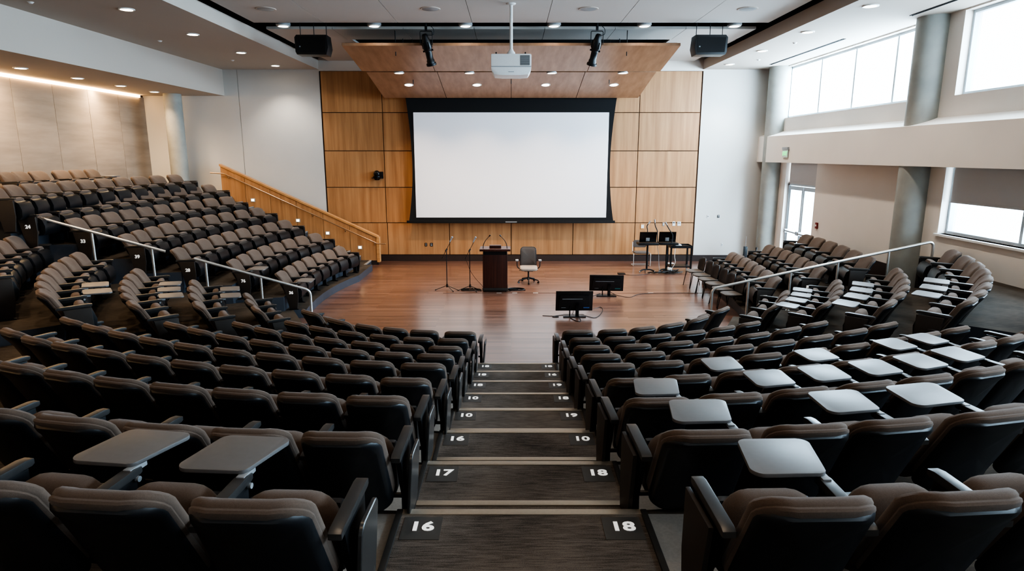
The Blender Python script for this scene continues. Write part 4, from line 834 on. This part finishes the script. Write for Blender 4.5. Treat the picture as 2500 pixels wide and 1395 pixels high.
cable('cable hanging from the second microphone boom to the floor', [(-1.29, 17.68, .93), (-1.24, 17.66, .8), (-1.15, 17.7, .55), (-1.0, 17.8, .3), (-.85, 17.85, .12), (-.78, 17.85, .01), (-.72, 17.9, .01)], .005)
bm = NB(); box(bm, .98, 1.13, 14.62, 14.68, 0, .02, bev=.004); tag(obj('cable_adapter', bm, 'blackp'), 'small black cable adapter left of the near floor monitor', 'adapter')
bm = NB(); box(bm, 3.45, 3.68, 20.1, 20.3, 0, .035, bev=.008); tag(obj('floor_box', bm, 'blackp'), 'small black box on the floor left of the equipment carts', 'box')
cable('cable from the small floor box to the equipment carts', [(3.6, 20.12, .01), (3.9, 19.95, .01), (4.3, 20.1, .01), (4.5, 20.3, .01)])
# ------------------------------------------------------------------ equipment carts
for k, (x, y, lab, nm) in enumerate(((4.44, 20.5, 'black pedestal stand with small display, left of the equipment carts', 'monitor_stand'), (5.08, 20.55, 'black pedestal stand with small display, between the other equipment', 'monitor_stand'))):
    t = thing(nm, lab, 'monitor stand', (x, y, 0), 0, 'pedestal display stands')
    bm = NB(); cyl(bm, (0, 0, .08), (0, 0, .95), .032 if k == 0 else .022, seg=14); obj('pole', bm, 'frame', t)
    bm = NB(); tube(bm, [(-.24, -.08, .05), (-.12, -.02, .1), (.12, -.02, .1), (.24, -.08, .05)], .025, 8, rnd=.06); tube(bm, [(0, 0, .1), (0, .22, .05)], .02, 8); obj('base', bm, 'blackp', t)
    for q_, (cx_, cy_) in enumerate(((-.24, -.08), (.24, -.08), (0, .22))):
        bm = NB(); cyl(bm, (cx_-.015, cy_, .032), (cx_+.015, cy_, .032), .032, seg=12); obj('castor', bm, 'greyp', t)
    bm = NB(); box(bm, -.33 if k == 0 else -.28, .33, -.2, .22, .92, .99, bev=.01); obj('tray', bm, 'blackp', t)
    bm = NB(); box(bm, -.275, .275, -.0, .03, .0, .34, bev=.006); xf(bm, T(0, 0, 1.0) @ Rm(10, 'X')); dp = obj('display', bm, 'blackgloss', t)
    bm = NB(); box(bm, -.07, .05, -.02, -.005, .04, .15, bev=.004); xf(bm, T(0, 0, 1.0) @ Rm(10, 'X')); obj('mount_plate', bm, 'greyp', dp)
for pts, lab in (([(4.47, 20.75, .99), (4.47, 20.75, 1.38), (4.44, 20.75, 1.5), (4.52, 20.75, 1.62)], 'gooseneck microphone rising behind the left small display'),
                 ([(4.82, 20.78, .95), (4.80, 20.78, 1.35), (4.72, 20.78, 1.5), (4.7, 20.78, 1.66)], 'gooseneck microphone between the two small displays'),
                 ([(5.2, 20.4, .99), (5.22, 20.4, 1.25), (5.08, 20.4, 1.45), (4.98, 20.4, 1.62)], 'gooseneck microphone in front of the right small display')):
    t = thing('gooseneck_microphone', lab, 'microphone', pts[0])
    P = [Vector(p)-Vector(pts[0]) for p in pts]
    bm = NB(); tube(bm, P, .016, 8, rnd=.06); obj('neck', bm, 'cable', t)
    bm = NB(); e, d_ = P[-1], (P[-1]-P[-2]).normalized(); cyl(bm, e-d_*.06, e+d_*.05, .022, .026, 12); obj('head', bm, 'greyp', t)
t = thing('equipment_cart', 'open black metal cart with two shelves beside the white wall', 'cart', (5.55, 20.75, 0))
bm = NB(); box(bm, -.36, .36, -.27, .27, .80, .84, bev=.006); box(bm, -.36, .36, -.27, -.25, .84, .88); box(bm, -.36, .36, .25, .27, .84, .88); box(bm, .34, .36, -.25, .25, .84, .88); box(bm, -.36, -.34, -.25, .25, .84, .88); obj('top_shelf', bm, 'blackp', t, smooth=False)
bm = NB(); box(bm, -.35, .35, -.26, .26, .16, .20, bev=.006); obj('lower_shelf', bm, 'blackp', t)
for x in (-.33, .33):
    for y in (-.24, .24):
        bm = NB(); box(bm, x-.025, x+.025, y-.025, y+.025, .07, .80); lg = obj('leg', bm, 'frame', t, smooth=False)
        bm = NB(); cyl(bm, (x-.014, y, .034), (x+.014, y, .034), .034, seg=12); obj('castor', bm, 'greyp', lg)
bm = NB(); slab(bm, rrect(.3, .2, .08), [(.02, 0), (0, .03), (.02, .06)], lambda u, v, d: (5.45+u, 20.7+v, .842+d), bulge1=.03); tag(obj('cable_bundle', bm, 'greyp'), 'pale tangled cable bundle lying on the black equipment cart', 'cables')
bm = NB(); box(bm, 5.10, 5.24, 20.35, 20.5, .0, .17, bev=.02); tag(obj('power_box', bm, 'whitep'), 'small white power box on the floor by the cart leg', 'power box')
cable('white cable hanging from the equipment cart', [(5.33, 20.44, .8), (5.31, 20.4, .55), (5.34, 20.4, .35), (5.25, 20.4, .16)], .008, 'whitep')
cable('pale cable hanging behind the left small display', [(4.75, 20.55, .92), (4.8, 20.45, .6), (4.82, 20.45, .3), (4.85, 20.4, .012)], .007, 'greyp')
cable('tangled black cables on the floor between the carts', [(4.6+.28*math.sin(a*1.7)+a*.04, 20.25+.13*math.cos(a*2.3), .012+.06*abs(math.sin(a))) for a in range(20)], .011)
cable('second tangle of black cables around the cart wheels', [(5.0+.2*math.sin(a*2.1)+a*.03, 20.3+.16*math.cos(a*1.3), .012+.1*abs(math.sin(a*1.4))) for a in range(16)], .011)
bm = NB(); slab(bm, rrect(.3, .14, .06), [(.01, 0), (0, .015), (.01, .03)], lambda u, v, d: (5.62+u, 22.2+v, d+.0)); tag(obj('floor_pad', bm, 'whitep'), 'pale flat pad on the floor against the baseboard behind the cart', 'pad')
# cantilever chair behind the carts
t = thing('visitor_chair', 'grey cantilever chair with silver tube frame behind the small display', 'chair', (4.5, 21.8, 0))
bm = NB(); slab(bm, rrect(.5, .44, .06), [(.01, -.02), (0, -.01), (0, .015), (.01, .025)], lambda u, v, d: (u, v, .47+d)); obj('seat', bm, 'stack', t)
bm = NB(); tube(bm, [(-.29, .2, .45), (-.29, -.22, .45), (-.29, -.22, .02), (-.29, .22, .02), (.29, .22, .02), (.29, -.22, .02), (.29, -.22, .45), (.29, .2, .45)], .012, 8, rnd=.05); obj('tube_frame', bm, 'steel', t)
bm = NB(); slab(bm, rrect(.46, .26, .06), [(.01, -.01), (0, 0), (.01, .012)], lambda u, v, d: (u, .25+d, .74+v)); bk = obj('backrest', bm, 'stack', t)
bm = NB(); tube(bm, [(-.26, .2, .45), (-.25, .25, .8)], .012, 8); tube(bm, [(.26, .2, .45), (.25, .25, .8)], .012, 8); obj('back_posts', bm, 'steel', bk)
# slim equipment by the white wall
t = thing('slim_floor_speaker', 'slim black speaker standing by the white wall near the column', 'speaker', (8.15, 21.9, 0))
bm = NB(); box(bm, -.06, .06, -.05, .05, .1, .66, bev=.015); obj('cabinet', bm, 'blackp', t)
bm = NB(); cyl(bm, (0, 0, 0), (0, 0, .02), .12, seg=20); cyl(bm, (0, 0, .02), (0, 0, .1), .015, seg=8); obj('base', bm, 'blackp', t)
bm = NB(); cyl(bm, (0, 0, .66), (0, 0, 1.0), .006, seg=6); obj('antenna', bm, 'greyp', t)
t = thing('wireless_microphone', 'black handheld microphone on a pale short stand beside the column', 'microphone', (8.42, 21.6, 0))
bm = NB(); cyl(bm, (0, 0, 0), (0, 0, .02), .11, seg=20); cyl(bm, (0, 0, .02), (0, 0, .42), .014, seg=8); obj('stand', bm, 'whitep', t)
bm = NB(); cyl(bm, (0, 0, .40), (0, 0, .62), .03, .024, 12); bmesh.ops.create_icosphere(bm, subdivisions=2, radius=.04, matrix=T(0, 0, .64)); obj('microphone', bm, 'blackp', t)
# ------------------------------------------------------------------ stacking chairs
def stack_chair(i, x, y, rz):
    t = thing('stacking_chair', ['grey armless chair at the far end of the stage row', 'grey armless chair second from the far end of the stage row', 'grey armless chair third from the far end of the stage row', 'grey armless chair fourth from the far end of the stage row', 'grey armless chair next to last, behind the handrail bend', 'grey armless chair nearest the camera, under the right handrail'][i], 'chair', (x, y, 0), rz, 'armless chairs lined up on the stage')
    bm = NB(); slab(bm, rrect(.46, .45, .12, .08), [(.02, -.02), (0, -.008), (0, .012), (.02, .025)], lambda u, v, d: (u, v, .445+d+.015*(u/.23)**2), bulge1=.008); obj('seat', bm, 'stack', t)
    bm = NB(); slab(bm, rrect(.43, .38, .12, .07), [(.01, -.012), (0, -.006), (0, .008), (.01, .014)], lambda u, v, d: (u, -.25-.16*v+d+.04*(u/.2)**2, .66+v)); obj('backrest', bm, 'shell', t)
    for s in (-1, 1):
        bm = NB(); tube(bm, [(s*.2, .17, .425), (s*.235, .23, 0)], .011, 8); obj('leg', bm, 'frame', t)
        bm = NB(); tube(bm, [(s*.2, -.17, .43), (s*.235, -.27, 0)], .011, 8); obj('leg', bm, 'frame', t)
    bm = NB()
    for s in (-1, 1): tube(bm, [(s*.2, .18, .425), (s*.2, -.2, .425), (s*.19, -.235, .52), (s*.18, -.27, .72)], .011, 8, rnd=.05)
    obj('side_tubes', bm, 'frame', t)
for i in range(6):
    x, y = 5.36+.0*i, 18.25-.62*i
    stack_chair(i, x+(.02 if i % 2 else 0), y, PI/2+.12)
# ------------------------------------------------------------------ timber balustrade of the side stairs
t = thing('stair_balustrade', 'sloping maple balustrade wall beside the left staircase', 'balustrade', (-4.65, 21.95, 0))
def zt(x): return 1.0+(-x)*(2.45/5.25)     # x local, negative to the left
seams = [0, -.95, -1.85, -2.75, -3.62, -4.45, -5.25]
bm = NB()
for a, b_ in zip(seams, seams[1:]):
    prism(bm, [(a-.006, .16), (a-.006, zt(a)-.05), (b_+.006, zt(b_)-.05), (b_+.006, .16)], 0, .14, 'y')
obj('timber_panels', bm, 'wood', t, smooth=False)
bm = NB(); prism(bm, [(0, 0), (0, .2), (-5.25, .2), (-5.25, 0)], .01, .13, 'y'); obj('plinth', bm, 'base', t, smooth=False)
bm = NB(); prism(bm, [(.02, zt(0)-.05), (.02, zt(0)+.02), (-5.27, zt(5.27*-1)+.02), (-5.27, zt(-5.27)-.05)], -.03, .2, 'y', bev=.008); obj('cap_rail', bm, 'woodrail', t, smooth=False)
bm = NB(); box(bm, -.04, .06, -.02, .2, .1, zt(0)-.02, bev=.006); obj('end_post', bm, 'woodrail', t, smooth=False)
bm = NB(); hz = lambda x: zt(x)-.22
tube(bm, [(.3, -.1, hz(0)-.02), (.02, -.1, hz(0)-.02), (-5.1, -.1, hz(-5.1)), (-5.55, -.1, hz(-5.1)+.03)], .02, 10, rnd=.06)
hr = obj('handrail', bm, 'brass', t)
bm = NB()
for x in (-.1, -1.1, -2.2, -3.2, -4.2, -5.0):
    tube(bm, [(x, -.1, hz(x)-.01), (x, -.08, hz(x)-.08), (x, 0, hz(x)-.09)], .009, 6, rnd=.02); cyl(bm, (x, 0, hz(x)-.09), (x, -.012, hz(x)-.09), .03, seg=14)
obj('brackets', bm, 'brass', hr)
for (px, pz) in ((-.62, .62), (-1.72, 1.12), (-2.72, 1.56), (-4.22, 2.26)):
    bm = NB(); box(bm, px-.075, px+.075, -.012, 0, pz-.06, pz+.06, bev=.004); sl = obj('step_light', bm, 'alu', t)
    bm = NB(); box(bm, px-.045, px+.045, -.016, -.011, pz-.035, pz+.035); obj('light_lens', bm, 'steplens', sl, smooth=False)
# ------------------------------------------------------------------ steel handrails in the side aisles
def rail(label, path, posts):
    t = thing('handrail', label, 'handrail', (path[0][0], path[0][1], 0))
    o0 = Vector((path[0][0], path[0][1], 0))
    bm = NB(); tube(bm, [Vector(p)-o0 for p in path], .029, 12, rnd=.12); obj('top_rail', bm, 'steel', t)
    for x, y, z0, z1 in posts:
        bm = NB(); cyl(bm, Vector((x, y, z0))-o0, Vector((x, y, z1))-o0, .024, seg=10); cyl(bm, Vector((x, y, z0))-o0, Vector((x, y, z0+.012))-o0, .045, seg=16); obj('post', bm, 'steel', t)
def rp(x, xa, a, xb, b_): u = (x-xa)/(xb-xa); return tuple(a[i]+(b_[i]-a[i])*u for i in range(2))
ra, rb = (12.25, 2.66), (13.0, 1.82)
q1 = rp(-8.35, -9.35, ra, -7.15, rb); q2 = rp(-7.38, -9.35, ra, -7.15, rb)
rail('upper steel handrail between the left wing and the left block', [(-9.35, 12.25, 1.6), (-9.35, 12.25, 2.66), (-7.15, 13.0, 1.82)], [(-8.35, q1[0], 1.15, q1[1]), (-7.38, q2[0], .84, q2[1])])
ra, rb = (13.15, 1.65), (13.9, .81)
q1 = rp(-6.45, -6.65, ra, -4.5, rb); q2 = rp(-5.45, -6.65, ra, -4.5, rb)
rail('lower steel handrail left of the stage with a bent-down end', [(-6.65, 13.15, 1.65), (-4.5, 13.9, .81), (-4.5, 13.9, 0)], [(-6.45, q1[0], .5, q1[1]), (-5.45, q2[0], .2, q2[1])])
ra, rb = (13.75, .88), (13.1, 2.02)
ps = []
for x, z in ((5.2, .213), (6.05, .44), (6.98, .75), (7.95, .8)):
    q = rp(x, 4.45, ra, 8.78, rb); ps.append((x, q[0], z, q[1]))
rail('long steel handrail climbing beside the right block of seats', [(4.45, 13.75, 0), (4.45, 13.75, .88), (8.78, 13.1, 2.02), (8.78, 13.1, .8)], ps)
# ------------------------------------------------------------------ things on the walls
def plate(name, label, cat, x, z, w, h, m, parts=(), group=None, y=YF-.01):
    t = thing(name, label, cat, (x, y, z), 0, group)
    bm = NB(); box(bm, -w/2, w/2, -.015, 0, -h/2, h/2, bev=.004); obj('cover', bm, m, t)
    for (a, b_, c, d_, mm) in parts:
        bm = NB(); box(bm, a, b_, -.02, -.014, c, d_); obj('insert', bm, mm, t, smooth=False)
    return t
plate('wall_socket', 'black double socket on the timber wall, left one of the pair', 'socket', -3.08, .60, .085, .12, 'blackp', [(-.02, .02, .01, .04, 'greyp'), (-.02, .02, -.04, -.01, 'greyp')], 'black sockets low on the timber wall')
plate('wall_socket', 'black double socket on the timber wall, right one of the pair', 'socket', -2.88, .60, .10, .12, 'blackp', [(-.03, .03, .01, .04, 'greyp'), (-.03, .03, -.04, -.01, 'greyp')], 'black sockets low on the timber wall')
plate('switch_plate', 'narrow grey switch plate above the equipment carts', 'switch', 5.47, 1.34, .07, .12, 'greyp', [(-.012, .012, -.03, .03, 'whitep')])
plate('thermostat', 'white thermostat with dark display on the timber wall', 'thermostat', 5.84, 1.36, .10, .16, 'whitep', [(-.03, .03, .02, .05, 'blackp')])
plate('control_panel', 'square white wall control panel, right of the thermostat', 'control panel', 6.03, 1.36, .13, .15, 'whitep', [(-.045, .045, .0, .05, 'greyp')])
plate('wall_phone', 'cream wall phone box above the left small display', 'phone', 4.72, 1.26, .14, .2, 'woodrail', [(-.05, .05, -.06, .06, 'whitep')])
plate('switch_plate', 'small white switch plate on the white wall, left of the pair', 'switch', 7.05, 1.62, .07, .11, 'whitep', [(-.01, .01, -.02, .02, 'blackp')], y=YF)
plate('card_reader', 'small dark card reader on the white wall, right of the pair', 'card reader', 7.43, 1.62, .08, .10, 'plate', [(-.03, .03, .0, .035, 'greyp')], y=YF)
plate('wall_socket', 'faint white socket low on the white wall', 'socket', 7.62, .60, .06, .11, 'whitep', [(-.01, .01, -.03, .03, 'greyp')], y=YF)
t = thing('fire_alarm_pull', 'small red fire alarm pull box on the wall right of the glass door', 'alarm', (XW, 18.85, 1.72))
bm = NB(); box(bm, -.04, 0, -.06, .06, -.09, .09, bev=.006); obj('body', bm, 'red', t)
bm = NB(); box(bm, -.05, -.04, -.035, .035, -.02, .03); obj('pull_handle', bm, 'whitep', t, smooth=False)
# wall camera
t = thing('wall_camera', 'black round camera on a wall bracket on the timber wall', 'camera', (-4.72, YF-.01, 3.0))
bm = NB(); box(bm, -.02, .20, -.04, 0, -.04, .20, bev=.008); box(bm, -.17, .17, -.26, -.02, -.03, .0, bev=.006); obj('bracket', bm, 'frame', t)
bm = NB(); lathe(bm, [(.07, -.09), (.11, -.05), (.13, .0), (.13, .05)], 24, T(0, -.15, 0)); obj('base', bm, 'blackgloss', t)
bm = NB(); bmesh.ops.create_uvsphere(bm, u_segments=24, v_segments=16, radius=.115, matrix=T(0, -.15, .13)); obj('camera_head', bm, 'blackp', t)
bm = NB(); cyl(bm, (.02, -.25, .13), (.025, -.275, .13), .045, seg=20); obj('camera_lens', bm, 'blackgloss', t)
# exit sign on the beam
t = thing('exit_sign', 'green glowing exit sign fixed to the beam above the glass door', 'exit sign', (8.65, 20.4, 3.72))
bm = NB(); box(bm, -.06, 0, -.2, .2, .22, .30, bev=.006); obj('housing', bm, 'greyp', t)
bm = NB(); box(bm, -.04, -.02, -.19, .19, -.02, .22, bev=.004); pn = obj('green_panel', bm, 'exitbody', t)
bm = text_bm('EXIT', .17, .002, bold=.004); xf(bm, T(-.044, 0, .1) @ Rm(-90, 'Z') @ Rm(90, 'X')); obj('lettering', bm, 'exit', pn, smooth=False)
